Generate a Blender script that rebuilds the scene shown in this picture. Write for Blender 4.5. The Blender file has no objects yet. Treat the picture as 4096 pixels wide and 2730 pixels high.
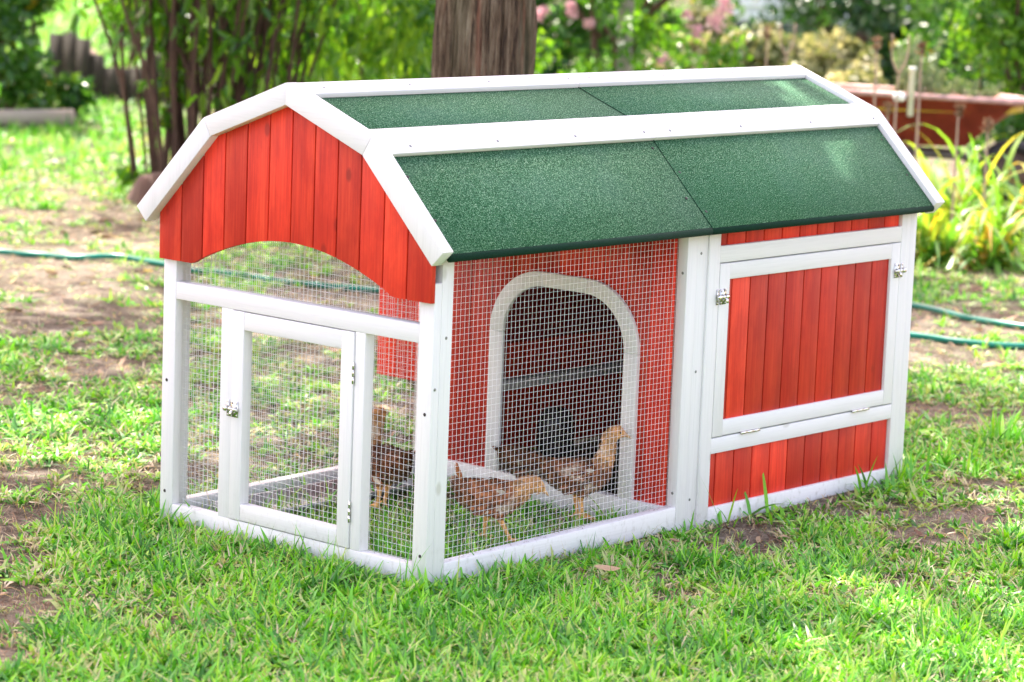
import bpy, bmesh, math, random
import numpy as np
from mathutils import Vector, Matrix, Quaternion
random.seed(7); rng = np.random.default_rng(7)
S = bpy.context.scene
PI = math.pi
# ------------------------------------------------------------------ camera
CAM = np.array([-3.9853, -3.7132, 1.3585]); FPX = 11317.2
CR = np.array([0.66488034, -0.74600766, 0.03750603])
CU = np.array([0.09255643, 0.13210832, 0.9869046])
CF = np.array([0.74119325, 0.65270205, -0.15688403])
cam = bpy.data.cameras.new('camera'); co = bpy.data.objects.new('camera', cam); S.collection.objects.link(co)
co.matrix_world = Matrix(((CR[0], CU[0], -CF[0], CAM[0]), (CR[1], CU[1], -CF[1], CAM[1]), (CR[2], CU[2], -CF[2], CAM[2]), (0, 0, 0, 1)))
cam.sensor_width = 36; cam.lens = FPX / 4096 * 36; cam.clip_start = 0.1; cam.clip_end = 400
cam.dof.use_dof = True; cam.dof.focus_distance = 5.9; cam.dof.aperture_fstop = 4.8
S.camera = co
# ------------------------------------------------------------------ light
SUN_AZ = math.radians(-22)      # direction towards the sun, measured from +y (clockwise positive)
SUN_EL = math.radians(59)
sx, sy, sz = math.sin(-SUN_AZ) * math.cos(SUN_EL), math.cos(SUN_AZ) * math.cos(SUN_EL), math.sin(SUN_EL)
w = bpy.data.worlds.new('World'); S.world = w; w.use_nodes = True
nt = w.node_tree; bg = nt.nodes['Background']; sky = nt.nodes.new('ShaderNodeTexSky'); sky.sky_type = 'NISHITA'
sky.sun_disc = False; sky.sun_elevation = SUN_EL; sky.sun_rotation = math.atan2(sx, sy)
sky.air_density = 1.0; sky.dust_density = 2.5
tint = nt.nodes.new('ShaderNodeMix'); tint.data_type = 'RGBA'; tint.blend_type = 'MULTIPLY'; tint.inputs[0].default_value = 1; tint.inputs[7].default_value = (1.37, 1.0, .84, 1)
nt.links.new(sky.outputs[0], tint.inputs[6]); nt.links.new(tint.outputs[2], bg.inputs[0]); bg.inputs[1].default_value = 0.15
sl = bpy.data.lights.new('sun', 'SUN'); sl.energy = 2.7; sl.angle = math.radians(0.55); sl.color = (1, .95, .86)
so = bpy.data.objects.new('sun', sl); S.collection.objects.link(so)
so.rotation_euler = Vector((sx, sy, sz)).to_track_quat('Z', 'Y').to_euler()
S.view_settings.view_transform = 'Standard'; S.view_settings.look = 'None'; S.view_settings.gamma = 1
S.view_settings.exposure = 2.42
S.cycles.max_bounces = 10; S.cycles.diffuse_bounces = 6; S.cycles.transmission_bounces = 6; S.cycles.transparent_max_bounces = 8
S.cycles.sample_clamp_indirect = 8
# ------------------------------------------------------------------ helpers
def at(u, v, d):                                # point that shows at photo pixel (u, v) at depth d
    return CAM + d * (CF + CR * (u - 2048) / FPX - CU * (v - 1365) / FPX)
def G(u, v, z=0.0):
    d = CF + CR * (u - 2048) / FPX - CU * (v - 1365) / FPX
    return CAM + d * ((z - CAM[2]) / d[2])
def proj(P):
    d = P - CAM; z = d @ CF
    return 2048 + FPX * (d @ CR) / z, 1365 - FPX * (d @ CU) / z, z
_lat = rng.random((64, 64, 64))
def vnoise(x, y, z=0.0):
    x, y, z = np.broadcast_arrays(np.asarray(x, float), np.asarray(y, float), np.asarray(z, float))
    xi, yi, zi = np.floor(x).astype(int), np.floor(y).astype(int), np.floor(z).astype(int)
    fx, fy, fz = x - xi, y - yi, z - zi
    fx, fy, fz = [f * f * (3 - 2 * f) for f in (fx, fy, fz)]
    r = 0
    for a in (0, 1):
        for b in (0, 1):
            for c in (0, 1):
                r = r + _lat[(xi + a) & 63, (yi + b) & 63, (zi + c) & 63] * (fx if a else 1 - fx) * (fy if b else 1 - fy) * (fz if c else 1 - fz)
    return r
def fbm(x, y, z=0.0, o=4):
    s, a, t = 0, 1, 0
    for i in range(o):
        s = s + a * vnoise(x * 2 ** i + 17 * i, y * 2 ** i + 5 * i, z * 2 ** i); t += a; a *= .5
    return s / t
def nrm(v): return v / np.maximum(np.linalg.norm(v, axis=-1, keepdims=True), 1e-9)
def link(o, parent=None):
    S.collection.objects.link(o)
    if parent is not None: o.parent = parent
    return o
def tag(o, label=None, cat=None, group=None, kind=None):
    if label: o['label'] = label
    if cat: o['category'] = cat
    if group: o['group'] = group
    if kind: o['kind'] = kind
    return o
def empty(name, loc=(0, 0, 0), rz=0):
    o = bpy.data.objects.new(name, None); o.location = loc; o.rotation_euler = (0, 0, rz); o.empty_display_size = .1
    return link(o)
def npmesh(name, V, F, mats, parent=None, smooth=False, attrs=None, fmat=None, bevel=None):
    """V (n,3); F list of (k,m) int arrays or one array."""
    me = bpy.data.meshes.new(name)
    if isinstance(F, np.ndarray): F = [F]
    V = np.asarray(V, dtype=np.float32); me.vertices.add(len(V)); me.vertices.foreach_set('co', V.ravel())
    loops = np.concatenate([f.ravel() for f in F]); me.loops.add(len(loops)); me.loops.foreach_set('vertex_index', loops.astype(np.int32))
    tot = np.concatenate([np.full(len(f), f.shape[1]) for f in F]); st = np.concatenate([[0], np.cumsum(tot)[:-1]])
    me.polygons.add(len(tot)); me.polygons.foreach_set('loop_start', st.astype(np.int32)); me.polygons.foreach_set('loop_total', tot.astype(np.int32))
    if smooth: me.polygons.foreach_set('use_smooth', np.ones(len(tot), bool))
    if fmat is not None: me.polygons.foreach_set('material_index', np.asarray(fmat, dtype=np.int32))
    for k, a in (attrs or {}).items():
        a = np.asarray(a, dtype=np.float32)
        if a.ndim == 1: me.attributes.new(k, 'FLOAT', 'POINT').data.foreach_set('value', a)
        else: me.attributes.new(k, 'FLOAT_COLOR', 'POINT').data.foreach_set('color', a.ravel())
    me.update(calc_edges=True); me.validate()
    for m in (mats if isinstance(mats, (list, tuple)) else [mats]): me.materials.append(m)
    o = bpy.data.objects.new(name, me); link(o, parent)
    if bevel:
        b = o.modifiers.new('bevel', 'BEVEL'); b.width = bevel; b.segments = 2; b.limit_method = 'ANGLE'
    return o
class MB:
    """collects boxes, prisms and tubes into one mesh"""
    def __init__(s): s.V = []; s.F = {}; s.n = 0; s.r = []
    def add(s, V, F, r=None):
        V = np.asarray(V, float); s.V.append(V); s.r.append(np.full(len(V), random.random() if r is None else r))
        for f in F: s.F.setdefault(len(f), []).append([i + s.n for i in f])
        s.n += len(V); return s
    def box(s, x0, x1, y0, y1, z0, z1, r=None):
        V = [(x, y, z) for x in (x0, x1) for y in (y0, y1) for z in (z0, z1)]
        return s.add(V, [(0, 1, 3, 2), (4, 6, 7, 5), (0, 4, 5, 1), (2, 3, 7, 6), (0, 2, 6, 4), (1, 5, 7, 3)], r)
    def prism(s, poly, d0, d1, axis, r=None):
        """poly of 2d points extruded along axis 0/1/2 from d0 to d1"""
        n = len(poly); V = []
        for d in (d0, d1):
            for a, b in poly: V.append({0: (d, a, b), 1: (a, d, b), 2: (a, b, d)}[axis])
        F = [tuple(range(n))[::-1], tuple(range(n, 2 * n))] + [(i, (i + 1) % n, n + (i + 1) % n, n + i) for i in range(n)]
        return s.add(V, F, r)
    def tube(s, P, R, n=8, cap=True, flat=1.0, r=None):
        P = np.asarray(P, float); m = len(P); R = np.broadcast_to(R, (m,))
        T = nrm(np.gradient(P, axis=0)); up = np.array([0, 0, 1.0]) if abs(T[0][2]) < .9 else np.array([1.0, 0, 0])
        V = []; a = nrm(np.cross(T[0], up)); th = np.arange(n) * 2 * PI / n
        for i in range(m):
            a = nrm(a - T[i] * (a @ T[i])); b = np.cross(T[i], a)
            V.append(P[i] + R[i] * (np.cos(th)[:, None] * a + flat * np.sin(th)[:, None] * b))
        F = [(i * n + j, i * n + (j + 1) % n, (i + 1) * n + (j + 1) % n, (i + 1) * n + j) for i in range(m - 1) for j in range(n)]
        if cap: F += [tuple(range(n))[::-1], tuple(range((m - 1) * n, m * n))]
        return s.add(np.concatenate(V), F, r)
    def lathe(s, prof, c, n=28, r=None):
        th = np.arange(n) * 2 * PI / n; V = []
        for rr, z in prof: V += [(c[0] + rr * math.cos(t), c[1] + rr * math.sin(t), c[2] + z) for t in th]
        F = [(i * n + j, i * n + (j + 1) % n, (i + 1) * n + (j + 1) % n, (i + 1) * n + j) for i in range(len(prof) - 1) for j in range(n)]
        return s.add(V, F, r)
    def build(s, name, mat, parent=None, smooth=False, bevel=None, **k):
        return npmesh(name, np.concatenate(s.V), [np.array(f) for f in s.F.values()], mat, parent, smooth, {'rnd': np.concatenate(s.r)}, bevel=bevel, **k)
# ------------------------------------------------------------------ materials
def mat(name):
    m = bpy.data.materials.new(name); m.use_nodes = True; n = m.node_tree.nodes; p = n['Principled BSDF']
    return m, n, m.node_tree.links, p
def node(n, t, **k):
    x = n.new(t)
    for a, b in k.items():
        if a.startswith('i_'): x.inputs[int(a[2:])].default_value = b
        else: setattr(x, a, b)
    return x
def ramp(n, l, src, stops):
    r = n.new('ShaderNodeValToRGB'); e = r.color_ramp.elements
    while len(e) < len(stops): e.new(.5)
    for i, (p, c) in enumerate(stops): e[i].position = p; e[i].color = (*c, 1) if len(c) == 3 else c
    l.new(src, r.inputs[0]); return r.outputs[0]
def mixc(n, l, f, a, b, mode='MIX'):
    x = n.new('ShaderNodeMix'); x.data_type = 'RGBA'; x.blend_type = mode
    for s, v in ((0, f), (6, a), (7, b)):
        if hasattr(v, 'is_linked'): l.new(v, x.inputs[s])
        else: x.inputs[s].default_value = v if s == 0 else (*v, 1)
    return x.outputs[2]
def noise(n, l, scale=(1, 1, 1), s=1, detail=4, rough=.5, coord='Object', off=None):
    tc = n.new('ShaderNodeTexCoord'); mp = n.new('ShaderNodeMapping'); mp.inputs['Scale'].default_value = scale
    l.new(tc.outputs[coord], mp.inputs[0])
    if off is not None: l.new(off, mp.inputs['Location'])
    x = n.new('ShaderNodeTexNoise'); x.inputs['Scale'].default_value = s; x.inputs['Detail'].default_value = detail; x.inputs['Roughness'].default_value = rough
    l.new(mp.outputs[0], x.inputs[0]); return x.outputs[0]
def attr(n, name): x = n.new('ShaderNodeAttribute'); x.attribute_name = name; return x
def bump(n, l, p, h, st=.2, d=.01):
    b = n.new('ShaderNodeBump'); b.inputs['Strength'].default_value = st; b.inputs['Distance'].default_value = d
    l.new(h, b.inputs['Height']); l.new(b.outputs[0], p.inputs['Normal'])
def wood(name, axis, stops, rough=.5, knots=None, gscale=260, vary=.0, spec=.4, dirt=False):
    m, n, l, p = mat(name)
    sc = [1, 1, 1]; sc[axis] = .035
    a = attr(n, 'rnd'); off = node(n, 'ShaderNodeVectorMath', operation='SCALE'); off.inputs[0].default_value = (13.1, 7.7, 3.3); l.new(a.outputs['Fac'], off.inputs['Scale'])
    g = noise(n, l, sc, gscale, 5, .6, off=off.outputs[0]); broad = noise(n, l, sc, gscale * .12, 3, .5, off=off.outputs[0])
    mx = node(n, 'ShaderNodeMath', operation='MULTIPLY_ADD'); l.new(g, mx.inputs[0]); mx.inputs[1].default_value = .55; 
    m2 = node(n, 'ShaderNodeMath', operation='MULTIPLY'); l.new(broad, m2.inputs[0]); m2.inputs[1].default_value = .45; l.new(m2.outputs[0], mx.inputs[2])
    c = ramp(n, l, mx.outputs[0], stops)
    if knots:
        tc = n.new('ShaderNodeTexCoord'); mp = n.new('ShaderNodeMapping'); ks = [9, 9, 9]; ks[axis] = 5; mp.inputs['Scale'].default_value = ks
        l.new(tc.outputs['Object'], mp.inputs[0]); l.new(off.outputs[0], mp.inputs['Location'])
        v = n.new('ShaderNodeTexVoronoi'); v.inputs['Scale'].default_value = 1; l.new(mp.outputs[0], v.inputs[0])
        k = ramp(n, l, v.outputs['Distance'], [(0, (.75, .75, .75)), (.05, (.75, .75, .75)), (.09, (0, 0, 0)), (1, (0, 0, 0))])
        c = mixc(n, l, k, c, knots)
    if name == 'red_stain':
        sc = noise(n, l, (1, 1, .25), 130, 5, .8); c = mixc(n, l, ramp(n, l, sc, [(.66, (0, 0, 0)), (.74, (.45, .45, .45))]), c, (.70, .22, .13))
        bl = noise(n, l, (1, 1, .5), 14, 4, .6, off=off.outputs[0]); c = mixc(n, l, ramp(n, l, bl, [(.40, (.4, .4, .4)), (.56, (0, 0, 0))]), c, (.38, .014, .010))
    if dirt:
        tz = n.new('ShaderNodeTexCoord'); sp = n.new('ShaderNodeSeparateXYZ'); l.new(tz.outputs['Object'], sp.inputs[0])
        hgt = ramp(n, l, sp.outputs[2], [(0, (1, 1, 1)), (.05, (.35, .35, .35)), (.12, (0, 0, 0))]); dn = noise(n, l, (1, 1, .6), 70, 5, .7)
        spk = ramp(n, l, dn, [(.53, (0, 0, 0)), (.68, (.40, .40, .40))]); mm = mixc(n, l, 1.0, hgt, spk, 'MULTIPLY'); c = mixc(n, l, mm, c, (.22, .20, .12))
        wr_ = ramp(n, l, noise(n, l, (1, 1, 1), 11, 5, .75), [(.58, (0, 0, 0)), (.78, (.25, .25, .25))]); c = mixc(n, l, wr_, c, (.60, .60, .54))
    if vary:
        r = ramp(n, l, a.outputs['Fac'], [(0, (1 - vary,) * 3), (1, (1 + vary,) * 3)])
        c = mixc(n, l, 1.0, c, r, 'MULTIPLY')
    l.new(c, p.inputs['Base Color']); p.inputs['Roughness'].default_value = rough; p.inputs['Specular IOR Level'].default_value = spec
    bump(n, l, p, g, .12, .002); return m
WH = [(.3, (.66, .67, .655)), (.5, (.74, .745, .74)), (.7, (.77, .775, .77))]
M = {}
for i, a in enumerate('xyz'):
    M['w' + a] = wood('white_paint_' + a, i, WH, .5, knots=(.52, .52, .46), dirt=True)
RD = [(.30, (.42, .018, .010)), (.5, (.64, .040, .018)), (.70, (.78, .075, .030))]
M['red'] = wood('red_stain', 2, RD, .5, knots=(.26, .02, .012), vary=.30, gscale=200, spec=.25)
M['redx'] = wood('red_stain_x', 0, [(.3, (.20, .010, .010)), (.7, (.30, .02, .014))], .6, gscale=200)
M['groove'] = wood('groove_shade', 2, [(.3, (.016, .003, .002)), (.7, (.03, .004, .003))], .8)  # near-black red puts shade into the plank gaps
M['grey_wood'] = wood('bare_grey_wood', 0, [(.3, (.24, .23, .22)), (.7, (.38, .37, .35))], .8)
M['timber'] = wood('weathered_timber', 0, [(.3, (.22, .18, .14)), (.7, (.5, .44, .37))], .9, gscale=60)
M['board'] = wood('weathered_board', 2, [(.3, (.04, .034, .028)), (.7, (.10, .085, .07))], .9, gscale=80, vary=.3)
def simple(name, col, rough=.5, metal=0, spec=.5, bn=0, **k):
    m, n, l, p = mat(name); p.inputs['Base Color'].default_value = (*col, 1); p.inputs['Roughness'].default_value = rough; p.inputs['Metallic'].default_value = metal
    p.inputs['Specular IOR Level'].default_value = spec
    if bn:
        x = noise(n, l, (1, 1, 1), bn, 4); c = ramp(n, l, x, [(.3, tuple(c * .7 for c in col)), (.7, tuple(min(1, c * 1.25) for c in col))]); l.new(c, p.inputs['Base Color']); bump(n, l, p, x, .15, .003)
    for a, b in k.items(): p.inputs[a.replace('_', ' ')].default_value = b
    return m
M['wire'] = simple('galvanised_wire', (.86, .88, .90), .42, .2)
M['chrome'] = simple('plated_steel', (.72, .71, .66), .22, 1)
M['screw'] = simple('screw_steel', (.22, .24, .24), .4, .8)
M['darkscrew'] = simple('dark_screw', (.035, .03, .03), .5, .3)
M['galv'] = simple('galvanised_sheet', (.42, .43, .44), .5, .5, bn=30)
M['rust'] = simple('rusty_steel', (.12, .08, .06), .6, .5, bn=40)
M['hose'] = simple('green_hose', (.0, .20, .13), .28, bn=6)
M['tyre'] = simple('black_rubber', (.02, .02, .022), .6, bn=40)
M['pvc'] = simple('white_plastic', (.8, .8, .78), .35)
M['barrow'] = simple('red_barrow_paint', (.30, .045, .03), .55, bn=14)
M['rim'] = simple('worn_pink_rim', (.50, .30, .28), .4, bn=25)
M['wall'] = simple('white_siding', (.74, .77, .82), .6)
M['black'] = simple('eye_black', (.008, .006, .004), .08)
M['beak'] = simple('beak_horn', (.55, .33, .15), .45)
m, n, l, p = mat('clear_plastic'); p.inputs['Base Color'].default_value = (.09, .075, .075, 1); p.inputs['Roughness'].default_value = .12; p.inputs['Transmission Weight'].default_value = .6; p.inputs['IOR'].default_value = 1.3; M['plastic'] = m
# roofing felt
m, n, l, p = mat('roofing_felt')
a = noise(n, l, (1, 1, 1), 420, 2, .8); b = noise(n, l, (1, 1, 1), 7, 4, .6); c3 = noise(n, l, (1, 1, 1), 900, 2, .7)
c = ramp(n, l, a, [(.38, (.005, .042, .016)), (.48, (.024, .12, .050)), (.57, (.09, .25, .12)), (.68, (.40, .58, .40))])
c = mixc(n, l, ramp(n, l, b, [(.45, (0, 0, 0)), (.75, (.30, .30, .30))]), c, (.10, .20, .15))
l.new(c, p.inputs['Base Color']); p.inputs['Roughness'].default_value = .85; p.inputs['Specular IOR Level'].default_value = .2; bump(n, l, p, a, .8, .003); M['felt'] = m
M['feltedge'] = simple('felt_edge', (.006, .03, .017), .9, spec=.2, bn=300)
# leaves
def leafmat(name, stops, trans=.45, rough=.38, spec=.5, tcol=None, bnoise=True):
    m, n, l, p = mat(name); a = attr(n, 'rnd'); c = ramp(n, l, a.outputs['Fac'], stops)
    l.new(c, p.inputs['Base Color']); p.inputs['Roughness'].default_value = rough; p.inputs['Specular IOR Level'].default_value = spec
    t = n.new('ShaderNodeBsdfTranslucent'); tc = mixc(n, l, 1.0, c, tcol or (1.9, 1.7, .7), 'MULTIPLY'); l.new(tc, t.inputs[0])
    mx = n.new('ShaderNodeMixShader'); mx.inputs[0].default_value = trans; l.new(p.outputs[0], mx.inputs[1]); l.new(t.outputs[0], mx.inputs[2])
    l.new(mx.outputs[0], n['Material Output'].inputs[0]); return m
M['grass'] = leafmat('grass_blade', [(0, (.04, .16, .022)), (.3, (.10, .34, .040)), (.55, (.17, .48, .035)), (.75, (.28, .57, .02)), (.86, (.38, .56, .13)), (.9, (.42, .36, .22)), (1, (.60, .50, .36))], .24, .42, .42, tcol=(1.35, 1.7, .5))
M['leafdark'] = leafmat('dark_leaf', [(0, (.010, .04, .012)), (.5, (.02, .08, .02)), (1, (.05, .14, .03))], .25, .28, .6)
M['leafmid'] = leafmat('mid_leaf', [(0, (.015, .07, .015)), (.6, (.045, .15, .02)), (.95, (.11, .24, .03)), (1, (.5, .36, .03))], .38, .27, .6)
M['leafbright'] = leafmat('bright_leaf', [(0, (.025, .10, .012)), (.5, (.08, .23, .015)), (1, (.20, .36, .03))], .5, .27, .6)
M['leafpale'] = leafmat('pale_leaf', [(0, (.04, .08, .02)), (.40, (.22, .24, .09)), (1, (.66, .60, .38))], .25, .45, tcol=(1.3, 1.3, .8))
M['lily'] = leafmat('lily_leaf', [(0, (.05, .18, .03)), (.5, (.13, .32, .04)), (.74, (.28, .40, .06)), (.9, (.55, .33, .03)), (1, (.42, .24, .12))], .4, .4)
M['petal'] = leafmat('pink_petal', [(0, (.62, .34, .42)), (1, (.85, .62, .66))], .4, .6, tcol=(1.1, 1, 1))
M['litter'] = leafmat('dry_leaf', [(0, (.10, .05, .03)), (.5, (.24, .14, .08)), (.85, (.45, .32, .2)), (.93, (.55, .40, .05)), (1, (.6, .5, .38))], .15, .6, .2, tcol=(1, 1, 1))
M['herb'] = leafmat('grey_green_herb', [(0, (.08, .14, .08)), (1, (.26, .34, .24))], .2, .6, .2)
M['twig'] = simple('twig_brown', (.09, .055, .04), .85, bn=20)
M['pale_twig'] = simple('dry_stalk', (.42, .30, .23), .85, bn=20)
M['stem'] = simple('stem_bark', (.085, .045, .030), .85, bn=15)
M['palebark'] = simple('pale_bark', (.30, .28, .24), .8, bn=6)
# bark
m, n, l, p = mat('fibrous_bark'); a = noise(n, l, (1, 1, .09), 70, 6, .75); b = noise(n, l, (1, 1, .12), 9, 4, .6); d = noise(n, l, (1, 1, .08), 22, 3, .6)
c = ramp(n, l, a, [(.36, (.022, .013, .008)), (.46, (.13, .082, .046)), (.56, (.24, .175, .11)), (.70, (.40, .33, .23))])
c = mixc(n, l, ramp(n, l, b, [(.48, (0, 0, 0)), (.64, (.45, .45, .45))]), c, (.085, .10, .045)); c = mixc(n, l, ramp(n, l, d, [(.58, (0, 0, 0)), (.68, (.6, .6, .6))]), c, (.27, .10, .055))
l.new(c, p.inputs['Base Color']); p.inputs['Roughness'].default_value = .9; bump(n, l, p, a, .9, .02); M['bark'] = m
# ground
m, n, l, p = mat('yard_soil'); cv = attr(n, 'cover'); a = noise(n, l, (1, 1, 1), 2.2, 6, .65); b = noise(n, l, (1, 1, 1), 60, 6, .75); d = noise(n, l, (1, 1, 1), 9, 5, .7)
soil = ramp(n, l, b, [(.30, (.035, .027, .019)), (.46, (.105, .084, .060)), (.58, (.21, .175, .13)), (.72, (.40, .35, .27))])
sand = ramp(n, l, b, [(.3, (.17, .14, .105)), (.6, (.35, .30, .235)), (.8, (.48, .43, .35))])
soil = mixc(n, l, ramp(n, l, a, [(.46, (0, 0, 0)), (.60, (.9, .9, .9))]), soil, sand)
turf = ramp(n, l, b, [(.3, (.012, .022, .008)), (.5, (.03, .055, .015)), (.75, (.09, .11, .04))])  # darkened to put shade into the gaps between blades
mul = node(n, 'ShaderNodeMath', operation='MULTIPLY'); l.new(cv.outputs['Fac'], mul.inputs[0]); l.new(ramp(n, l, d, [(.35, (.25, .25, .25)), (.6, (1, 1, 1))]), mul.inputs[1])
c = mixc(n, l, mul.outputs[0], soil, turf); l.new(c, p.inputs['Base Color']); p.inputs['Roughness'].default_value = .95; p.inputs['Specular IOR Level'].default_value = .15
bump(n, l, p, b, .8, .02); M['soil'] = m
# ------------------------------------------------------------------ ground
# (photo column, photo row, grass cover 0..1): where the lawn is thick and where the earth shows
ANCH = np.array([(0, 550, .95), (300, 620, .95), (500, 700, .9), (100, 760, .8), (300, 850, .35), (520, 880, .12), (150, 930, .35), (0, 900, .5), (400, 980, .3), (600, 950, .25),
 (100, 1100, .12), (350, 1130, .25), (560, 1080, .6), (550, 1180, .5), (200, 1250, .18), (50, 1200, .35), (450, 1300, .35), (80, 1400, .55), (300, 1430, .5), (560, 1420, .35),
 (250, 1560, .6), (500, 1600, .62), (60, 1650, .45), (560, 1800, .5), (350, 1800, .3), (100, 1900, .06), (200, 1980, .15), (450, 1950, .6), (600, 2050, .8),
 (100, 2060, .5), (300, 2150, .75), (50, 2250, .35), (250, 2300, .45), (450, 2350, .6), (80, 2450, .15), (250, 2480, .7), (60, 2580, .08), (260, 2620, .4), (420, 2560, .95),
 (700, 2300, .95), (1000, 2400, 1), (1500, 2500, 1), (2000, 2450, 1), (600, 2700, 1), (100, 2715, .95), (2500, 2600, 1), (3000, 2500, 1), (3500, 2500, .95), (4000, 2550, .95),
 (2500, 2250, .8), (2650, 2200, .2), (2800, 2130, .3), (3050, 2160, .35), (3300, 2130, .9), (2800, 2330, .85), (3550, 2000, .8), (3300, 2020, .3), (3700, 2080, .6), (3900, 2000, .42), (4050, 2100, .6),
 (3800, 2300, .6), (3550, 2300, .45), (3400, 2220, .8), (4050, 2350, .7), (3700, 1760, .8), (3950, 1800, .85), (3650, 1650, .2), (3900, 1660, .2), (4050, 1600, .35), (3750, 1520, .7), (3950, 1540, .8), (3700, 1440, .1),
 (3900, 1440, .15), (3950, 1390, .7), (3700, 1290, .1), (3950, 1250, .1), (3750, 1130, .75), (4000, 1150, .5), (3850, 1200, .3),
 (1200, 1700, .45), (1200, 1450, .5), (900, 1500, .7), (1300, 1200, .25), (1050, 1000, .5), (850, 1250, .45), (1600, 1600, .45), (1000, 2100, .8), (1600, 2150, .75), (2000, 2100, .7), (2400, 2100, .8), (2300, 2000, .35), (1900, 2000, .5),
 (1500, 1000, .25), (2000, 900, .4), (2600, 800, .5), (3200, 1000, .4), (3900, 760, .15), (3500, 700, .3), (1000, 600, .5), (2000, 500, .9), (3000, 500, .8), (3800, 500, .5), (1500, 0, 1), (3000, 100, .95), (200, 100, 1), (4000, 0, .9)], float)
def cover(x, y):
    x = np.asarray(x, float); y = np.asarray(y, float)
    dx, dy, dz = x - CAM[0], y - CAM[1], -CAM[2]
    zc = np.maximum(dx * CF[0] + dy * CF[1] + dz * CF[2], .5)
    u = 2048 + FPX * (dx * CR[0] + dy * CR[1] + dz * CR[2]) / zc; v = 1365 - FPX * (dx * CU[0] + dy * CU[1] + dz * CU[2]) / zc
    u = np.clip(u, -600, 4700); v = np.clip(v, -200, 3100)
    num = np.zeros_like(u); den = np.full_like(u, 1e-12)
    for a, b, c in ANCH:
        s = 110 if b > 900 else 90
        k = 1 / (((u - a) / (s * 1.6)) ** 2 + ((v - b) / s) ** 2 + .15) ** 2.2
        num += k * c; den += k
    c = num / den - .13 * np.exp(-((u - 250) / 420) ** 2) * np.exp(-((v - 1250) / 480) ** 2)
    nz = fbm(x * 5.2 + 31, y * 5.2 + 9, .5, 4)
    return np.clip(c * 1.06 - .07 + (nz - .5) * 3.0 * (.35 + .9 * c * (1 - c) * 2), 0, 1)
gx = np.concatenate([[-60, -30, -15, -8], np.arange(-4, 13, .06), np.arange(13.5, 30, .5), [35, 45, 60, 90]])
gy = np.concatenate([[-60, -30, -15, -8], np.arange(-4, 13, .06), np.arange(13.5, 30, .5), [35, 45, 60, 90]])
XX, YY = np.meshgrid(gx, gy, indexing='ij')
ZZ = (fbm(XX * 1.3, YY * 1.3, .3, 5) - .5) * .028 - .008
cvv = cover(XX.ravel(), YY.ravel())
nx, ny = len(gx), len(gy); idx = np.arange(nx * ny).reshape(nx, ny)
F = np.stack([idx[:-1, :-1].ravel(), idx[1:, :-1].ravel(), idx[1:, 1:].ravel(), idx[:-1, 1:].ravel()], 1)
o = npmesh('ground', np.stack([XX.ravel(), YY.ravel(), ZZ.ravel()], 1), F, M['soil'], smooth=True, attrs={'cover': cvv}); tag(o, kind='structure')
def gz(x, y): return (fbm(np.asarray(x) * 1.3, np.asarray(y) * 1.3, .3, 5) - .5) * .028 - .008
# ------------------------------------------------------------------ grass
def strips(name, B, D, L, Wd, droop, seg, mat_, rnd, twist=None, tipdry=False, extra=None):
    """curved tapering blades: base B, initial direction D, length L, width Wd"""
    n = len(B); t = np.linspace(0, 1, seg + 1); D = nrm(D)
    side = nrm(np.cross(D, np.array([0, 0, 1.0])) + 1e-6)
    if twist is not None:
        up2 = np.cross(side, D); side = side * np.cos(twist)[:, None] + up2 * np.sin(twist)[:, None]
    V = np.zeros((n, seg + 1, 2, 3)); pos = B.copy(); d = D.copy(); step = (L / seg)[:, None]
    for i, tt in enumerate(t):
        wv = Wd * (1.0 - tt ** 2.2) * (0.55 + .9 * min(tt * 2.2, .5)) + Wd * .03
        V[:, i, 0] = pos - side * wv[:, None] * .5; V[:, i, 1] = pos + side * wv[:, None] * .5
        d = nrm(d + np.array([0, 0, -1.0]) * (droop / seg)[:, None]); pos = pos + d * step
        pos[:, 2] = np.maximum(pos[:, 2], B[:, 2] * .6 + .003 * (1 + rnd))
    base = (np.arange(n) * (seg + 1) * 2)[:, None]
    Fs = np.concatenate([base + np.array([[2 * i, 2 * i + 1, 2 * i + 3, 2 * i + 2]]) for i in range(seg)], 0)
    return V.reshape(-1, 3), Fs, np.repeat(rnd, (seg + 1) * 2)
def in_coop(x, y):
    rail = ((x > -.012) & (x < 1.69) & (y > -.012) & (y < .80)) & ~((x > .045) & (x < .76) & (y > .045) & (y < .745))
    return rail
def scatter(d0, d1, dens, half=.205, margin=.45):
    """random ground points in the part of the yard between two distances from the viewer"""
    area = 0; e1 = half * d1 + margin; n = int(dens * (d1 - d0) * 2 * e1)
    a = rng.uniform(d0, d1, n); s = rng.uniform(-e1, e1, n); k = np.abs(s) < half * a + margin; a, s = a[k], s[k]
    fh = nrm(CF[:2]); rh = nrm(CR[:2]); x = CAM[0] + fh[0] * a + rh[0] * s; y = CAM[1] + fh[1] * a + rh[1] * s
    return x, y
GV, GF, GR = [], [], []; goff = 0
def addg(V, F, R):
    global goff
    GV.append(V); GF.append(F + goff); GR.append(R); goff += len(V)
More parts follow.
